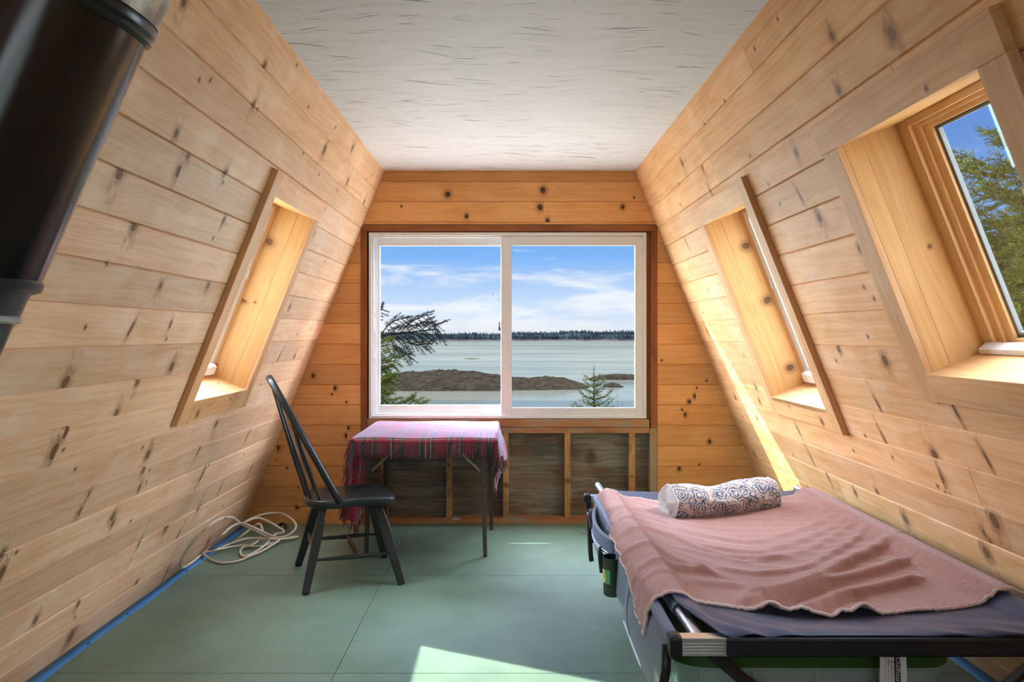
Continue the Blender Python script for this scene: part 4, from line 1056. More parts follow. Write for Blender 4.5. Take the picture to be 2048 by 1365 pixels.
# ---------------------------------------------------------------- bolster cushion
def toile():
    m_, t_, bs, out = newmat('blue_floral_cotton')
    uvw = t_.add('ShaderNodeAttribute', attribute_name='uvw').outputs['Vector']
    big = t_.add('ShaderNodeTexVoronoi', voronoi_dimensions='2D', inp={'Vector': uvw, 'Scale': 11.5, 'Randomness': .75}); dist = big.outputs['Distance']
    n = t_.noise(uvw, 48, 3, .55); n2 = t_.noise(uvw, 150, 3)
    pv = t_.add('ShaderNodeTexVoronoi', inp={'Vector': uvw, 'Scale': 95.0}); pd = pv.outputs['Distance']
    pet = t_.m('SINE', t_.m('ADD', t_.m('MULTIPLY', dist, 34.0), t_.m('MULTIPLY', n, 16.0)))
    core = t_.smooth(t_.m('ADD', dist, t_.m('MULTIPLY', t_.m('SUBTRACT', n, .5), .9)), .70, .46)
    ink = t_.m('MULTIPLY', core, t_.smooth(t_.m('ADD', pet, t_.m('MULTIPLY', t_.m('SUBTRACT', n2, .5), 1.5)), -.55, .25))
    ink = t_.m('MAXIMUM', ink, t_.m('MULTIPLY', t_.smooth(t_.noise(uvw, 42, 5, .7, 1.2), .555, .61), .75))
    col = t_.mix(ink, (.57, .49, .41), (.050, .085, .155))
    t_.set(bs, 'Base Color', col); t_.set(bs, 'Roughness', .8); t_.set(bs, 'Sheen Weight', .3)
    bump(t_, bs, n, .12, .003)
    return m_
M['toile'] = toile(); M['ticking'] = plain('white_ribbed_cotton', (.66, .66, .64), .85, noise=.05)
def bolster():
    A, B = Vector((.752, 3.615, .523)), Vector((1.288, 3.800, .520)); ax_ = (B-A).normalized(); L_ = (B-A).length
    sd = Vector((-ax_.y, ax_.x, 0)).normalized(); up = ax_.cross(sd); up = up if up.z > 0 else -up
    r = empty('bolster_cushion', (1.02, 3.71, .44)); tag(r, 'blue floral bolster cushion with ribbed white ends on the pink blanket', 'cushion')
    q = random.Random(5)
    def ring(f, sc, push=0.0):
        out = []; n = 44
        dip = .020*math.exp(-((f-.42)/.17)**2)-.006*math.exp(-((f-.9)/.12)**2)
        for k in range(n):
            a = 2*math.pi*k/n; ca, sa = math.cos(a), math.sin(a)
            rad = .0815*sc*(1+.035*math.cos(4*a))+.0025*math.sin(5*a+f*9)+.002*math.sin(9*a-f*17)
            vz = sa*rad*(1 if sa < 0 else 1)
            if sa > 0: vz -= dip*sa*sc
            if sa < 0: vz = max(vz, -.071)
            out.append(tuple(A+ax_*(f*L_+push)+sd*(ca*rad*1.04)+up*vz))
        return out
    mb = MB(); NF_ = 40; R_ = [ring(k/NF_, 1-.04*(abs(k/NF_-.5)*2)**6) for k in range(NF_+1)]
    n = 44; b = len(mb.v)
    for rr in R_: mb.v.extend(rr)
    for i in range(NF_):
        for k in range(n):
            k2 = (k+1) % n
            mb.face([b+i*n+k, b+i*n+k2, b+(i+1)*n+k2, b+(i+1)*n+k], uv=[(i/NF_*L_, k/n*.51, .1), (i/NF_*L_, (k+1)/n*.51, .1), ((i+1)/NF_*L_, (k+1)/n*.51, .1), ((i+1)/NF_*L_, k/n*.51, .1)])
    mb.build('cover', M['toile'], r, smooth=True)
    for f, sg in ((0, -1), (1, 1)):
        mb = MB(); rg = []
        for k in range(26):
            sc = 1-.04-k/25*.93; rg.append(ring(f, sc, sg*(.0045*math.sin(k*math.pi/1.8)+.012*(1-(sc)**2))))
        mb.loft(rg, caps=True); mb.build('end_cap', M['ticking'], r, smooth=True)
        mb = MB(); e = ring(f, .97, 0); mb.tube(e+[e[0]], .0035, 8, caps=False); mb.build('piping', M['ticking'], r, smooth=True)
bolster()

# ---------------------------------------------------------------- storage tote under the cot
def rrect(x0, x1, y0, y1, r_, n=8):
    out = []
    for cx, cy, a0 in ((x1-r_, y0+r_, -90), (x1-r_, y1-r_, 0), (x0+r_, y1-r_, 90), (x0+r_, y0+r_, 180)):
        for k in range(n+1):
            a = math.radians(a0+90*k/n); out.append((cx+r_*math.cos(a), cy+r_*math.sin(a)))
    return out
def clear_plastic():
    m_, t_, bs, out = newmat('clear_tote_plastic'); t_.n.remove(bs)
    tr = t_.add('ShaderNodeBsdfTransparent', inp={0: (.80, .90, .86)}); df = t_.add('ShaderNodeBsdfDiffuse', inp={0: (.74, .88, .82)}); gl = t_.add('ShaderNodeBsdfGlossy', inp={1: .12})
    a = t_.add('ShaderNodeMixShader', inp={0: .30, 1: tr, 2: df}); b = t_.add('ShaderNodeMixShader', inp={0: .08, 1: a, 2: gl}); t_.l.new(b.outputs[0], out.inputs[0]); return m_
def green_plastic():
    m_, t_, bs, out = newmat('green_lid_plastic')
    t_.set(bs, 'Base Color', (.025, .075, .012, 1)); t_.set(bs, 'Roughness', .3); t_.set(bs, 'Subsurface Weight', 0); t_.set(bs, 'Transmission Weight', .0); return m_
M['tote'] = clear_plastic(); M['lid'] = green_plastic()
def tote():
    r = empty('storage_tote', (.90, 2.46, 0)); tag(r, 'clear plastic storage tote with green lid under the cot', 'storage tote')
    x0, x1, y0, y1 = .475, 1.290, 2.205, 2.72
    mb = MB()
    def rg(g, z, r_): return [(x, y, z) for x, y in rrect(x0+g, x1-g, y0+g, y1-g, r_)]
    mb.loft([rg(.05, .003, .06), rg(.035, .006, .07), rg(.020, .20, .085), rg(.012, .345, .095), rg(.004, .352, .10), rg(.004, .366, .10), rg(.010, .366, .095), rg(.016, .345, .09), rg(.024, .2, .08), rg(.04, .009, .07)], caps=True)
    mb.build('body', M['tote'], r, smooth='auto')
    for xx in (.548, .70, .88, 1.06):
        mb = MB(); mb.box(xx, xx+.010, y0+.006, y0+.014, .30, .352); mb.build('rib', M['tote'], r)
    mb = MB(); mb.loft([rg(.0, .360, .105), rg(-.006, .362, .11), rg(-.007, .392, .11), rg(-.002, .398, .105), rg(.03, .400, .08), rg(.04, .394, .07)], caps=True)
    mb.build('lid', M['lid'], r, smooth='auto')
tote()
M['cloth_tan'] = plain('tan_cloth', (.30, .21, .11), .9, noise=.2, nscale=14); M['cloth_blue'] = plain('blue_grey_cloth', (.10, .14, .17), .9, noise=.2, nscale=14); M['cloth_teal'] = plain('pale_teal_cloth', (.22, .33, .34), .9, noise=.2, nscale=14)
M['card'] = plain('brown_cardboard', (.34, .23, .14), .8, noise=.06)
def garment(name, x0, x1, z1, mat, label, seed, y0=2.245, y1=2.66):
    q = random.Random(seed); ph = [q.uniform(0, 6) for _ in range(8)]
    def fn(u, v):
        x = lerp(x0, x1, u); a = math.pi*v
        ed = (1-abs(2*u-1)**4)
        yv = (y0+y1)/2-math.cos(a)*(y1-y0)/2
        z = .014+(z1-.014)*ed*(math.sin(a)**.3)*(.85+.10*math.sin(u*7+ph[0]+v*3)+.06*math.sin(v*13+ph[1]+u*5))
        return (x+.006*math.sin(v*11+ph[2]), yv+.008*math.sin(u*13+ph[3]), z)
    mb = MB(); mb.grid(fn, 26, 26); b = mb.build(name, mat, None, smooth=True, loc=((x0+x1)/2, 2.45, .01), solid=.006)
    tag(b, label, 'clothing')
garment('folded_garment', .56, .680, .30, M['cloth_teal'], 'pale teal folded cloth at the left end inside the clear tote', 1)
garment('folded_garment', .72, .89, .33, M['cloth_tan'], 'tan folded cloth in the middle of the clear tote', 2)
garment('folded_garment', .93, 1.135, .335, M['cloth_blue'], 'dark blue grey folded cloth behind the paper label in the tote', 3)
mb = MB(); mb.box(1.165, 1.245, 2.262, 2.60, .014, .352); mb.box(1.165, 1.245, 2.259, 2.262, .20, .205)
tag(mb.build('cardboard_box', M['card'], None, loc=(1.2, 2.45, .014), bevel=.003), 'narrow brown cardboard box at the right end of the tote', 'box')

# ---------------------------------------------------------------- flat white cable on the floor
M['cable'] = plain('ivory_cable', (.62, .56, .45), .45, noise=.05)
CABLE = CABLE_POINTS
def cable():
    r = None
    mb = MB()
    pts = spline(CABLE, 6)
    for p in pts: p.x = max(p.x, wall_x(p.z, 'L')+.013); p.z = max(p.z, .0056)
    mb.tube([tuple(p) for p in pts], .0072, 10)
    o = mb.build('electrical_cable', M['cable'], None, smooth=True, loc=(CABLE[0][0], CABLE[0][1], 0)); tag(o, 'loose tangle of ivory electrical cable on floor against the left wall', 'cable')
    e = CABLE[0]; mb = MB()
    for k, (dx, dy) in enumerate(((-.06, -.02), (-.075, .01), (-.05, .03))):
        mb.tube(spline([e, (e[0]+dx*.5, e[1]+dy*.6, .014), (e[0]+dx, e[1]+dy, .006)], 4), .0014, 6)
    mb.build('bare_wire', plain('copper_wire', (.30, .22, .12), .4, metal=.6), o, smooth=True)
cable()

# ---------------------------------------------------------------- blue masking tape
M['tape'] = plain('blue_masking_tape', (.035, .20, .48), .6, noise=.10, nscale=40)
def tape(name, xw, sg, y0, y1, label, notch):
    mb = MB(); n = 60; q = random.Random(3 if sg > 0 else 4)
    lo, hi = [], []
    for i in range(n+1):
        y = lerp(y0, y1, i/n); wd = .056+.004*math.sin(y*7)+q.uniform(-.0012, .0012)
        lo.append((xw, y, .0006)); hi.append((xw+sg*wd, y, .0006+.0005*math.sin(y*31)**2))
    b = len(mb.v)
    for a, c in zip(lo, hi): mb.v.extend([a, c])
    for i in range(n): mb.face([b+2*i, b+2*i+1, b+2*i+3, b+2*i+2])
    for y in notch:   # puckers where the tape was torn and lapped
        mb.grid(lambda u, v: (xw+sg*(.034+.018*u), y-.01+.025*v, .0012+.010*math.sin(math.pi*u)*math.sin(math.pi*v)), 5, 5)
    o = mb.build(name, M['tape'], None, smooth=True, loc=(xw, (y0+y1)/2, 0), solid=.0006); tag(o, label, 'tape')
tape('masking_tape', FLOOR_L+.008, 1, 1.6, 5.25, 'blue masking tape strip on floor along the left wall', (3.28, 3.62, 4.28))
tape('masking_tape', FLOOR_R-.008, -1, 1.6, 5.25, 'blue masking tape strip on floor along the right wall behind the cot', ())

# ---------------------------------------------------------------- small litter
mb = MB(); mb.tube(spline([(-1.52, 5.20, .006), (-1.525, 5.20, .028), (-1.505, 5.195, .040), (-1.485, 5.19, .030), (-1.48, 5.19, .006)], 5), .009, 8, flat=.6, up=(0, 1, 0))
tag(mb.build('cable_clip', M['black_plastic'], None, smooth=True, loc=(-1.5, 5.2, 0)), 'small black plastic clip on floor near the back left corner', 'clip')
mb = MB(); q = random.Random(8)
for k in range(5):
    x, y = -.375+k*.010, 5.30+q.uniform(-.008, .008); mb.tube(spline([(x, y, .042), (x+q.uniform(-.01, .01), y-.008, .053+q.uniform(0, .014)), (x+.014, y-.006, .0425)], 4), .0024, 5)
tag(mb.build('paper_scrap', M['paper'], None, smooth=True, loc=(-.36, 5.3, .042)), 'tiny crumpled white scrap on the bottom plate under the table', 'scrap')
mb = MB(); mb.tube(spline([(.47, 5.12, .003), (.52, 5.06, .006), (.60, 5.09, .010), (.62, 5.20, .012), (.54, 5.24, .030), (.48, 5.2, .045)], 6), .0018, 6)
tag(mb.build('loose_wire', plain('dull_brass_wire', (.28, .22, .14), .5, metal=.5), None, smooth=True, loc=(.55, 5.1, 0)), 'thin curl of loose wire on floor below the bare studs', 'wire')
mb = MB(); mb.tube([(-.101, YB+.0745, 1.585), (-.096, YB+.0735, 1.590), (-.091, YB+.0745, 1.596)], [.0015, .0035, .002], 8)
tag(mb.build('dead_fly', M['ink'], None, smooth=True, loc=(-.096, YB+.0735, 1.59)), 'dark fly on the left pane of the sliding window', 'fly')
# ================================================================== outside
SEA = -6.7
def sea_mat():
    m_, t_, bs, out = newmat('bay_water')
    co = t_.add('ShaderNodeTexCoord').outputs['Object']; x, y, z = t_.sep(co)[:3]
    ly = t_.m('LOGARITHM', t_.m('MAXIMUM', y, 1), 2.718)
    band = t_.noise(t_.comb(t_.m('MULTIPLY', x, .0035), t_.m('MULTIPLY', ly, 5.5), 0), 1, 4, .55)
    rip = t_.noise(t_.comb(t_.m('MULTIPLY', x, .35), t_.m('MULTIPLY', y, .16), 0), 1, 5, .65)
    rip2 = t_.noise(t_.comb(t_.m('DIVIDE', t_.m('MULTIPLY', x, 14), t_.m('ADD', y, 12)), t_.m('MULTIPLY', ly, 60), 2), 1, 4, .6)
    col = t_.mix(t_.smooth(band, .38, .66), (.30, .38, .40), (.20, .285, .32))
    col = t_.mix(t_.m('MULTIPLY', t_.smooth(rip2, .45, .75), .45), col, (.15, .22, .25))
    t_.n.remove(bs)
    df = t_.add('ShaderNodeBsdfDiffuse', inp={0: t_.mix(1.0, col, (.15, .118, .092), 'MULTIPLY')})
    gl = t_.add('ShaderNodeBsdfGlossy', inp={0: t_.mix(1.0, col, (2.0, 1.7, 1.42), 'MULTIPLY'), 1: .10})
    b = t_.add('ShaderNodeBump'); t_.set(b, 'Height', rip); t_.set(b, 'Strength', .05); t_.set(b, 'Distance', .3); t_.l.new(b.outputs[0], gl.inputs['Normal'])
    mx = t_.add('ShaderNodeMixShader', inp={0: .55, 1: df, 2: gl}); t_.l.new(mx.outputs[0], out.inputs[0])
    return m_
mb = MB(); mb.add([(-2500, -200, SEA), (2500, -200, SEA), (2500, 2600, SEA), (-2500, 2600, SEA)], [(0, 1, 2, 3)])
tag(mb.build('sea', sea_mat()), 'pale blue grey bay water beyond the sliding window', 'sea', kind='stuff')

def rock_mat(name, a, b, c, sc=1.0):
    m_, t_, bs, out = newmat(name)
    co = t_.add('ShaderNodeTexCoord').outputs['Object']; z = t_.sep(co)[2]
    n = t_.noise(co, .9*sc, 6, .7); n2 = t_.noise(co, 5*sc, 4, .7); v = t_.add('ShaderNodeTexVoronoi', inp={'Vector': co, 'Scale': 2.2*sc}).outputs['Distance']
    col = t_.mix(t_.smooth(n, .35, .65), a, b); col = t_.mix(t_.m('MULTIPLY', t_.smooth(n2, .55, .72), .8), col, c)
    t_.set(bs, 'Base Color', col); t_.set(bs, 'Roughness', .95); t_.set(bs, 'Specular IOR Level', 0.0)
    bump(t_, bs, t_.m('ADD', n2, v), .9, .25)
    return m_
M['ledge'] = rock_mat('seaweed_rock', (.0065, .0053, .0038), (.0125, .0104, .0075), (.030, .026, .019))
M['bounce_rock'] = rock_mat('pale_bounce_ground', (.36, .33, .28), (.48, .44, .38), (.54, .5, .44), .6)  # ground colour kept pale as a bounce surface for the room
M['surf'] = plain('surf_line', (.30, .29, .26), .9, noise=.5, nscale=2)

from mathutils import noise as mnoise
def ledge(name, outline_fn, x0, x1, yc, depth, label, seed, nx=150, ny=40, mat=None, cat='rocks'):
    mb = MB()
    def fn(u, v):
        x = lerp(x0, x1, u); hgt, yo = outline_fn(x)
        y = yc+yo+(v-.5)*depth*(.5+.5*min(1, hgt/1.0))
        prof = max(0, math.sin(math.pi*min(1, v*.98+.01)))**.75
        n = mnoise.fractal(Vector((x*.5+seed, y*.45, 0)), .9, 2.1, 6)
        n2 = abs(mnoise.noise(Vector((x*1.6, y*1.4, seed))))
        z = SEA-.25+hgt*prof*(1+.12*n)+.22*n2*prof*min(1, hgt)
        return (x, y, z)
    mb.grid(fn, nx, ny)
    o = mb.build(name, mat or M['ledge'], None, loc=((x0+x1)/2, yc, SEA)); tag(o, label, cat)
def main_out(x):
    u = (x+24)/36.0
    pts = [(-26, .8), (-19, 1.9), (-14.5, 2.55), (-9, 2.75), (-3.5, 2.35), (.5, 1.75), (3.3, 1.45), (6.0, 1.75), (9, 1.35), (11.2, .75), (12.6, .25), (13.5, 0)]
    h = 0
    for (a, b), (c, d_) in zip(pts[:-1], pts[1:]):
        if a <= x <= c: h = lerp(b, d_, (x-a)/(c-a))
    return h, (-1.0 if x < 0 else 1.2*sstep(x, 0, 10))
ledge('rock_ledge', main_out, -26, 13.5, 118, 16, 'long low seaweed-covered rock ledge in the bay', 2.0, 260, 60)
ledge('rock_ledge', lambda x: (.85*math.sin(math.pi*max(0, min(1, (x-14.0)/4.2))), 0), 14.0, 18.2, 118, 4, 'small low rock right of the little spruce top', 5.0, 50, 14)
ledge('rock_ledge', lambda x: (.95*max(0, math.sin(math.pi*max(0, min(1, (x-13)/14))))+.2*sstep(x, 13, 17), 0), 12.5, 30, 138, 5, 'thin far rock strip with pale surf at the right pane edge', 8.0, 90, 14)
ledge('rock_ledge', lambda x: (.42*max(0, math.sin(math.pi*max(0, min(1, (x+16)/9)))), 0), -16, -7, 252, 4, 'dark half-submerged rock far out in the left pane', 9.0, 40, 8)

# far shore with its forest
M['forest'] = plain('far_spruce_forest', (.0075, .0110, .0135), .95, noise=.5, nscale=.06, spec=0)
M['shore'] = plain('far_shore_rock', (.013, .0125, .012), .95, noise=.4, nscale=.05, spec=0)
def far_shore():
    q = random.Random(21); mb = MB(); D = 960
    def top(x): return 3.5+2.6*sstep(x, 0, 170)+1.4*math.sin(x*.021)+2.0*sstep(-x, 60, 170)+.9*math.sin(x*.09)
    sh = MB(); sh.grid(lambda u, v: (lerp(-420, 520, u), D-8+v*90, SEA-.2+ (1.7*min(1, v*14)+max(0, v-.06)*top(lerp(-420, 520, u))*1.1)), 200, 20)
    o = sh.build('far_shore', M['shore'], None, loc=(50, D, SEA)); tag(o, 'thin strip of far wooded shore across the bay', 'shore', kind='structure')
    for i in range(4200):
        row = q.random(); x = q.uniform(-400, 500); y = D+row*70; z = SEA+1.2+top(x)*row*.9
        h = q.uniform(5.5, 8.2)*(1.1 if q.random() < .1 else 1); r_ = h*q.uniform(.17, .26); n = 5; b = len(mb.v); a0 = q.random()*6
        for k in range(n): mb.v.append((x+r_*math.cos(a0+k*2*math.pi/n), y+r_*math.sin(a0+k*2*math.pi/n), z))
        mb.v.append((x+q.uniform(-.3, .3), y, z+h))
        for k in range(n): mb.face([b+k, b+(k+1) % n, b+n])
    mb.grid(lambda u, v: (lerp(-415, 515, u), D+6+v*70, SEA+1+(1.0+top(lerp(-415, 515, u))*v*.9+3.6*min(1, v*12))*(1 if v > 0 else 0)), 240, 14)
    o2 = mb.build('distant_forest', M['forest'], None, loc=(50, D+30, SEA+2)); tag(o2, 'dark band of distant spruces along the far shore', 'forest', kind='stuff')
far_shore()

# unseen ground round the cabin, made pale to bounce light up to the ceiling
mb = MB()
def gr(u, v):
    x = lerp(-30, 30, u); y = lerp(-22, 30, v)
    z = -2.75-.006*(x*x)*.3 - 4.3*sstep(y, 9, 22)+.25*mnoise.noise(Vector((x*.3, y*.3, 0)))
    return (x, y, z)
mb.grid(gr, 60, 52); tag(mb.build('ground', M['bounce_rock'], smooth=True), 'unseen ground below the cabin, made pale to bounce light indoors', 'ground', kind='structure')

# ---------------------------------------------------------------- spruces
def leaf_mat(name, a, b, tip):
    m_, t_, bs, out = newmat(name)
    co = t_.add('ShaderNodeTexCoord').outputs['Object']
    n = t_.noise(co, 1.6, 3); n2 = t_.noise(co, 22, 2)
    col = t_.mix(t_.smooth(n, .35, .65), a, b); col = t_.mix(t_.m('MULTIPLY', t_.smooth(n2, .5, .75), .6), col, tip)
    t_.set(bs, 'Base Color', col); t_.set(bs, 'Roughness', .9); t_.set(bs, 'Specular IOR Level', .03)
    return m_
M['needle'] = leaf_mat('spruce_needles', (.010, .018, .0045), (.032, .040, .006), (.070, .074, .011))
M['needle_dark'] = leaf_mat('dark_spruce_needles', (.0020, .0034, .0028), (.0032, .0052, .0036), (.006, .009, .005))
M['bark'] = plain('grey_spruce_bark', (.008, .0068, .0056), .9, noise=.3, nscale=12, spec=.03)
NPR = np.random.RandomState(4)
def sprig_template(n=34, L=.15, nl=.016, w=.0021, fork=True):
    """a needle-covered twig along +X: (verts, quads)"""
    V, F = [], []
    rs = np.random.RandomState(2)
    def stem(o, d_, ln, k):
        d_ = d_/np.linalg.norm(d_); s_ = np.cross(d_, (0, 0, 1.)); s_ /= np.linalg.norm(s_); u_ = np.cross(s_, d_)
        for i in range(k):
            f = (i+.5)/k; c = o+d_*ln*f; a = rs.uniform(0, 6.283); rad = s_*math.cos(a)+u_*math.sin(a)
            dirn = d_*.75+rad; dirn /= np.linalg.norm(dirn); sd = np.cross(dirn, d_); sd /= np.linalg.norm(sd)
            m_ = nl*(1-.35*f); b = len(V)
            V.extend([c-sd*w, c+sd*w, c+sd*w*.5+dirn*m_, c-sd*w*.5+dirn*m_]); F.append((b, b+1, b+2, b+3))
        b = len(V); V.extend([o-s_*.002, o+s_*.002, o+d_*ln+s_*.001, o+d_*ln-s_*.001]); F.append((b, b+1, b+2, b+3))
    stem(np.zeros(3), np.array([1., 0, .05]), L, n)
    if fork:
        stem(np.array([L*.30, 0, 0]), np.array([.75, .66, .03]), L*.55, n//2)
        stem(np.array([L*.42, 0, 0]), np.array([.75, -.66, .03]), L*.50, n//2)
    return np.array(V), np.array(F)
SPR = sprig_template(36, .15, .018, .0027); SPR_THIN = sprig_template(30, .14, .017, .0034, True)
def scatter(name, mat, places, tpl, parent, loc):
    V, F = tpl; n = len(places); nv = len(V)
    allV = np.empty((n*nv, 3)); allF = (F[None]+np.arange(n)[:, None, None]*nv).reshape(-1, 4)
    for i, (p, d_, s_) in enumerate(places):
        d_ = np.array(d_, float); d_ /= np.linalg.norm(d_); up = np.array([0, 0, 1.]); y = np.cross(up, d_); ny = np.linalg.norm(y)
        y = y/ny if ny > 1e-3 else np.array([0, 1., 0]); z = np.cross(d_, y)
        a = NPR.uniform(-.7, .7); y2 = y*math.cos(a)+z*math.sin(a); z2 = z*math.cos(a)-y*math.sin(a)
        allV[i*nv:(i+1)*nv] = (V @ np.stack([d_, y2, z2]))*s_+np.array(p)
    me = bpy.data.meshes.new(name); allV -= np.array(loc)
    me.vertices.add(len(allV)); me.vertices.foreach_set('co', allV.ravel().astype(np.float32))
    me.loops.add(allF.size); me.loops.foreach_set('vertex_index', allF.ravel().astype(np.int32))
    me.polygons.add(len(allF)); me.polygons.foreach_set('loop_start', np.arange(0, allF.size, 4, dtype=np.int32))
    me.materials.append(mat); me.update(calc_edges=True)
    o = bpy.data.objects.new(name, me); COL.objects.link(o); o.parent = parent
    return o
def along(br, places, q, step, s0, s1, spread=.75, start=.15, droop=0.0):
    pts = [Vector(p) for p in br]; L_ = sum((b-a).length for a, b in zip(pts[:-1], pts[1:]))
    k = max(2, int(L_/step))
    for i in range(k+1):
        f = start+(1-start)*i/k; p = poly_eval(br, f); t_ = (poly_eval(br, min(1, f+.05))-poly_eval(br, max(0, f-.05))).normalized()
        sd = t_.cross(Vector((0, 0, 1))); sd = sd.normalized() if sd.length > .01 else Vector((1, 0, 0))
        for sg in (-1, 1):
            d_ = t_+sd*sg*spread*q.uniform(.7, 1.2)+Vector((0, 0, q.uniform(-.25, .25)-droop)); places.append((tuple(p), tuple(d_), lerp(s0, s1, f)*q.uniform(.8, 1.25)))
    places.append((tuple(pts[-1]), tuple((pts[-1]-pts[-2]).normalized()), s1))
def spruce(x, y, z0, h, r0, label, seed, nwh=26, per=6, lo=.12, hi=1.0, step=.085, mat='needle', tpl=None, group=None, sc=1.0, curl=.25, zmin=-9):
    q = random.Random(seed); r = empty('spruce_tree', (x, y, z0)); tag(r, label, 'tree', group)
    tr = MB(); tr.tube([(x, y, z0), (x+.02, y, z0+h*.5), (x, y, z0+h)], [.022*h*.8, .012*h*.8, .004], 10); tr.build('trunk', M['bark'], r, smooth=True)
    bm_ = MB(); places = []
    for i in range(nwh):
        f = lo+(hi-lo)*i/nwh; z = z0+h*f
        if z < zmin: continue
        for k in range(per):
            a = 2*math.pi*(k+q.random()*.7)/per+i*1.1; ln = r0*((1-f)**.75+.03)*q.uniform(.65, 1.15)
            el0 = lerp(-.25, .55, f**1.5)+q.uniform(-.12, .12)
            d_ = Vector((math.cos(a), math.sin(a), math.tan(el0))); p = Vector((x, y, z))
            br = [tuple(p), tuple(p+d_*ln*.4), tuple(p+d_*ln*.75+Vector((0, 0, -.03*ln))), tuple(p+d_*ln+Vector((0, 0, curl*.35*ln)))]
            bm_.tube(br, [.006+.008*ln, .005+.004*ln, .004, .0025], 5)
            tk = lerp(.42, 1, min(1, (1-f)/.32)); along(br, places, q, step, 1.25*sc*tk, .95*sc*tk, droop=.1)
            # side boughs
            if ln > .45:
                for w_ in (.45, .65, .82):
                    c = poly_eval(br, w_); t_ = (Vector(br[-1])-Vector(br[0])).normalized(); sd = t_.cross(Vector((0, 0, 1))).normalized()
                    for sg in (-1, 1):
                        b2 = [tuple(c), tuple(c+(t_*.7+sd*sg*.75+Vector((0, 0, q.uniform(-.2, .15))))*ln*.38*(1.2-w_))]
                        bm_.tube(b2, [.0035, .002], 4); along(b2, places, q, step, 1.05*sc*tk, .9*sc*tk, droop=.1)
    for zz in (.14, .08, .02): places.append(((x, y, z0+h-zz), (.03, .02, 1), .75*sc))
    bm_.build('branches', M['bark'], r)
    scatter('needles', M[mat], places, tpl or SPR, r, (x, y, z0))
    return r
# seen through the large right window
spruce(5.22, 6.55, -2.8, 8.6, 2.15, 'tall green spruce close outside the large right window', 3, nwh=46, per=7, step=.10, zmin=-.2, lo=.25)
spruce(5.36, 9.3, -2.8, 6.25, 1.75, 'shorter bushy spruce left of the tall one outside the large right window', 12, nwh=40, per=7, step=.10, zmin=-.2, lo=.25)
spruce(8.7, 12.6, -2.8, 7.0, 2.2, 'spruce farther off, behind the two trees at the large right window', 22, nwh=34, per=7, step=.13, zmin=-.2, lo=.25, sc=1.3)
# small spruce top in the right pane
spruce(1.345, 12.0, -2.9, 3.68, .92, 'little spruce top at the lower right of the sliding window', 31, nwh=24, per=6, step=.085, lo=.35, hi=.97, sc=.85)
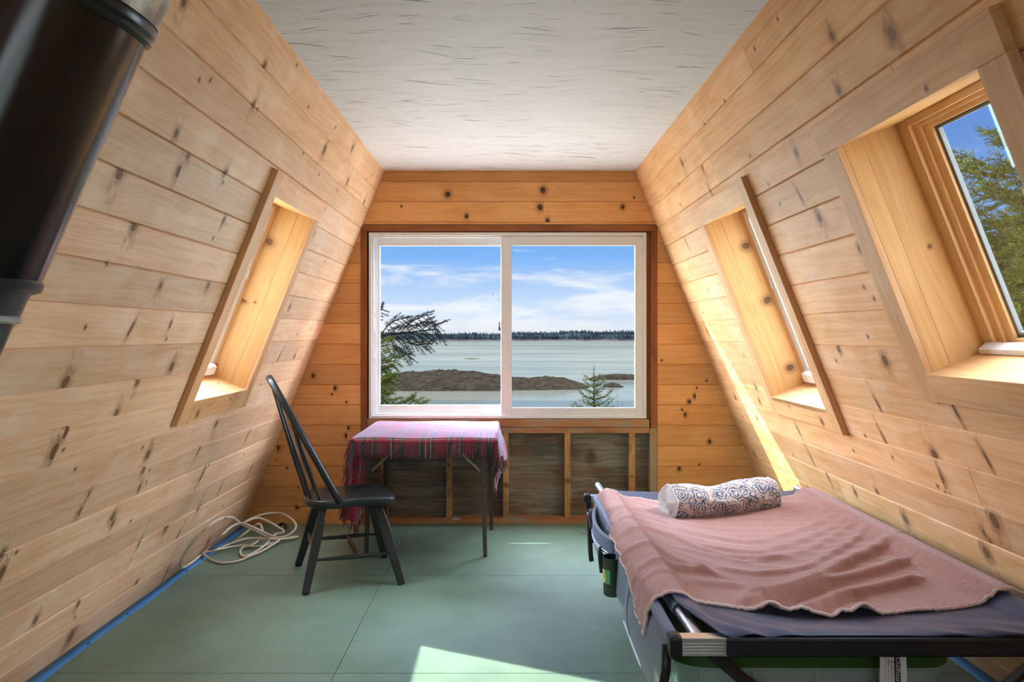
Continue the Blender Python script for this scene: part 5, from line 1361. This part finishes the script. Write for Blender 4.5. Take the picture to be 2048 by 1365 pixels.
# spruce whose ragged branches reach in at the left pane
def ragged():
    q = random.Random(17); x, y, z0 = -2.35, 9.2, -2.75; r = empty('spruce_tree', (x, y, z0)); tag(r, 'ragged old spruce reaching in from the left of the sliding window', 'tree')
    tr = MB(); tr.tube([(x, y, z0), (x+.05, y, .5), (x-.1, y, 3.2)], [.16, .12, .06], 12); tr.build('trunk', M['bark'], r, smooth=True)
    def at(u, v, Y=9.0): return Vector(((u-1014)/1550*Y, Y, 1.31-(v-669)/1550*Y))
    bm_ = MB(); thin = []; full = []
    def bough(pts, rad, n, ln, bare=False, up=0.0, Y=9.0, seed=0, st=.2):
        br = spline([at(u, v, Y+dy) for u, v, dy in pts], 6)
        bm_.tube([tuple(p) for p in br], [lerp(rad, .003, i/(len(br)-1)) for i in range(len(br))], 6)
        for i in range(n):
            f = lerp(st, 1, (i+.5)/n); c = poly_eval(br, f); t_ = (poly_eval(br, min(1, f+.04))-poly_eval(br, max(0, f-.04))).normalized()
            for sg in (-1, 1):
                d_ = (t_*.9+Vector((0, q.uniform(-.6, .6), sg*q.uniform(.35, .9)+up))).normalized(); l_ = ln*q.uniform(.5, 1.2)*(1-.3*f)
                e = c+d_*l_+Vector((0, 0, -.12*l_)); m_ = c+d_*l_*.5+Vector((0, 0, .03*l_))
                b2 = [tuple(c), tuple(m_), tuple(e)]
                bm_.tube(b2, [.0035, .003, .0018], 4)
                along(b2, thin if bare else full, q, .045 if bare else .05, .42 if bare else .62, .36 if bare else .55, start=.3)
        along([tuple(p) for p in br], thin if bare else full, q, .05, .5, .45, start=.35)
    # main bare bough across the horizon, with arching twigs
    bough([(690, 668, .2), (745, 672, .1), (790, 668, 0), (830, 664, 0), (868, 660, 0)], .020, 15, .30, True, 0, st=.45)
    bough([(760, 672, 0), (776, 652, 0), (795, 640, .05), (815, 636, .05)], .008, 6, .13, True, -.2)
    bough([(800, 666, 0), (822, 645, -.1), (845, 633, -.1), (857, 630, -.1)], .007, 6, .14, True, -.2)
    bough([(815, 664, 0), (842, 648, .1), (862, 646, .1), (874, 660, .1)], .006, 7, .16, True, -.3)
    bough([(778, 674, 0), (790, 695, .1), (806, 705, .1), (818, 715, .1)], .006, 7, .13, True, -.2)
    bough([(795, 672, 0), (810, 684, .1), (835, 690, .1), (858, 688, .1)], .006, 8, .15, True, -.1)
    bough([(735, 640, 0), (752, 630, 0), (762, 618, 0)], .006, 4, .14, True, 0)
    for pts in ([(715, 700, .2), (745, 698, 0), (775, 690, -.1)], [(715, 722, .1), (752, 728, 0), (790, 722, 0)], [(710, 750, .1), (745, 752, 0), (776, 742, 0)], [(710, 765, -.2), (745, 770, -.2), (784, 757, -.2)], [(705, 785, .1), (740, 788, 0), (770, 772, 0)], [(715, 795, .1), (748, 797, 0), (768, 795, 0)], [(705, 815, .1), (750, 812, 0), (800, 808, 0), (824, 797, 0)], [(720, 822, .1), (790, 818, .1), (846, 808, .1)]):
        bough(pts, .012, 9, .17, False, 0, st=.1)
    bm_.build('branches', M['bark'], r)
    o = scatter('needles', M['needle_dark'], thin, SPR_THIN, r, (x, y, z0)); o2 = scatter('needles', M['needle'], full, SPR, r, (x, y, z0))
ragged()
# leafless shrub beside the little spruce
def shrub():
    q = random.Random(6); x, y = 1.78, 11.5; r = MB()
    for k in range(14):
        a = q.uniform(-.5, .5); h = q.uniform(2.6, 3.35); p = Vector((x+q.uniform(-.15, .15), y+q.uniform(-.2, .2), -2.9)); tp = p+Vector((a*.55, q.uniform(-.2, .2), h))
        r.tube([tuple(p), tuple(p.lerp(tp, .5)+Vector((-.05*a, 0, 0))), tuple(tp)], [.009, .006, .002], 5)
        for j in range(3):
            c = p.lerp(tp, q.uniform(.6, .95)); r.tube([tuple(c), tuple(c+Vector((q.uniform(-.2, .2), q.uniform(-.1, .1), q.uniform(.1, .3))))], [.003, .0015], 4)
    tag(r.build('bare_shrub', M['bark'], None, loc=(x, y, -2.9)), 'leafless twiggy shrub right of the little spruce top', 'shrub')
shrub()
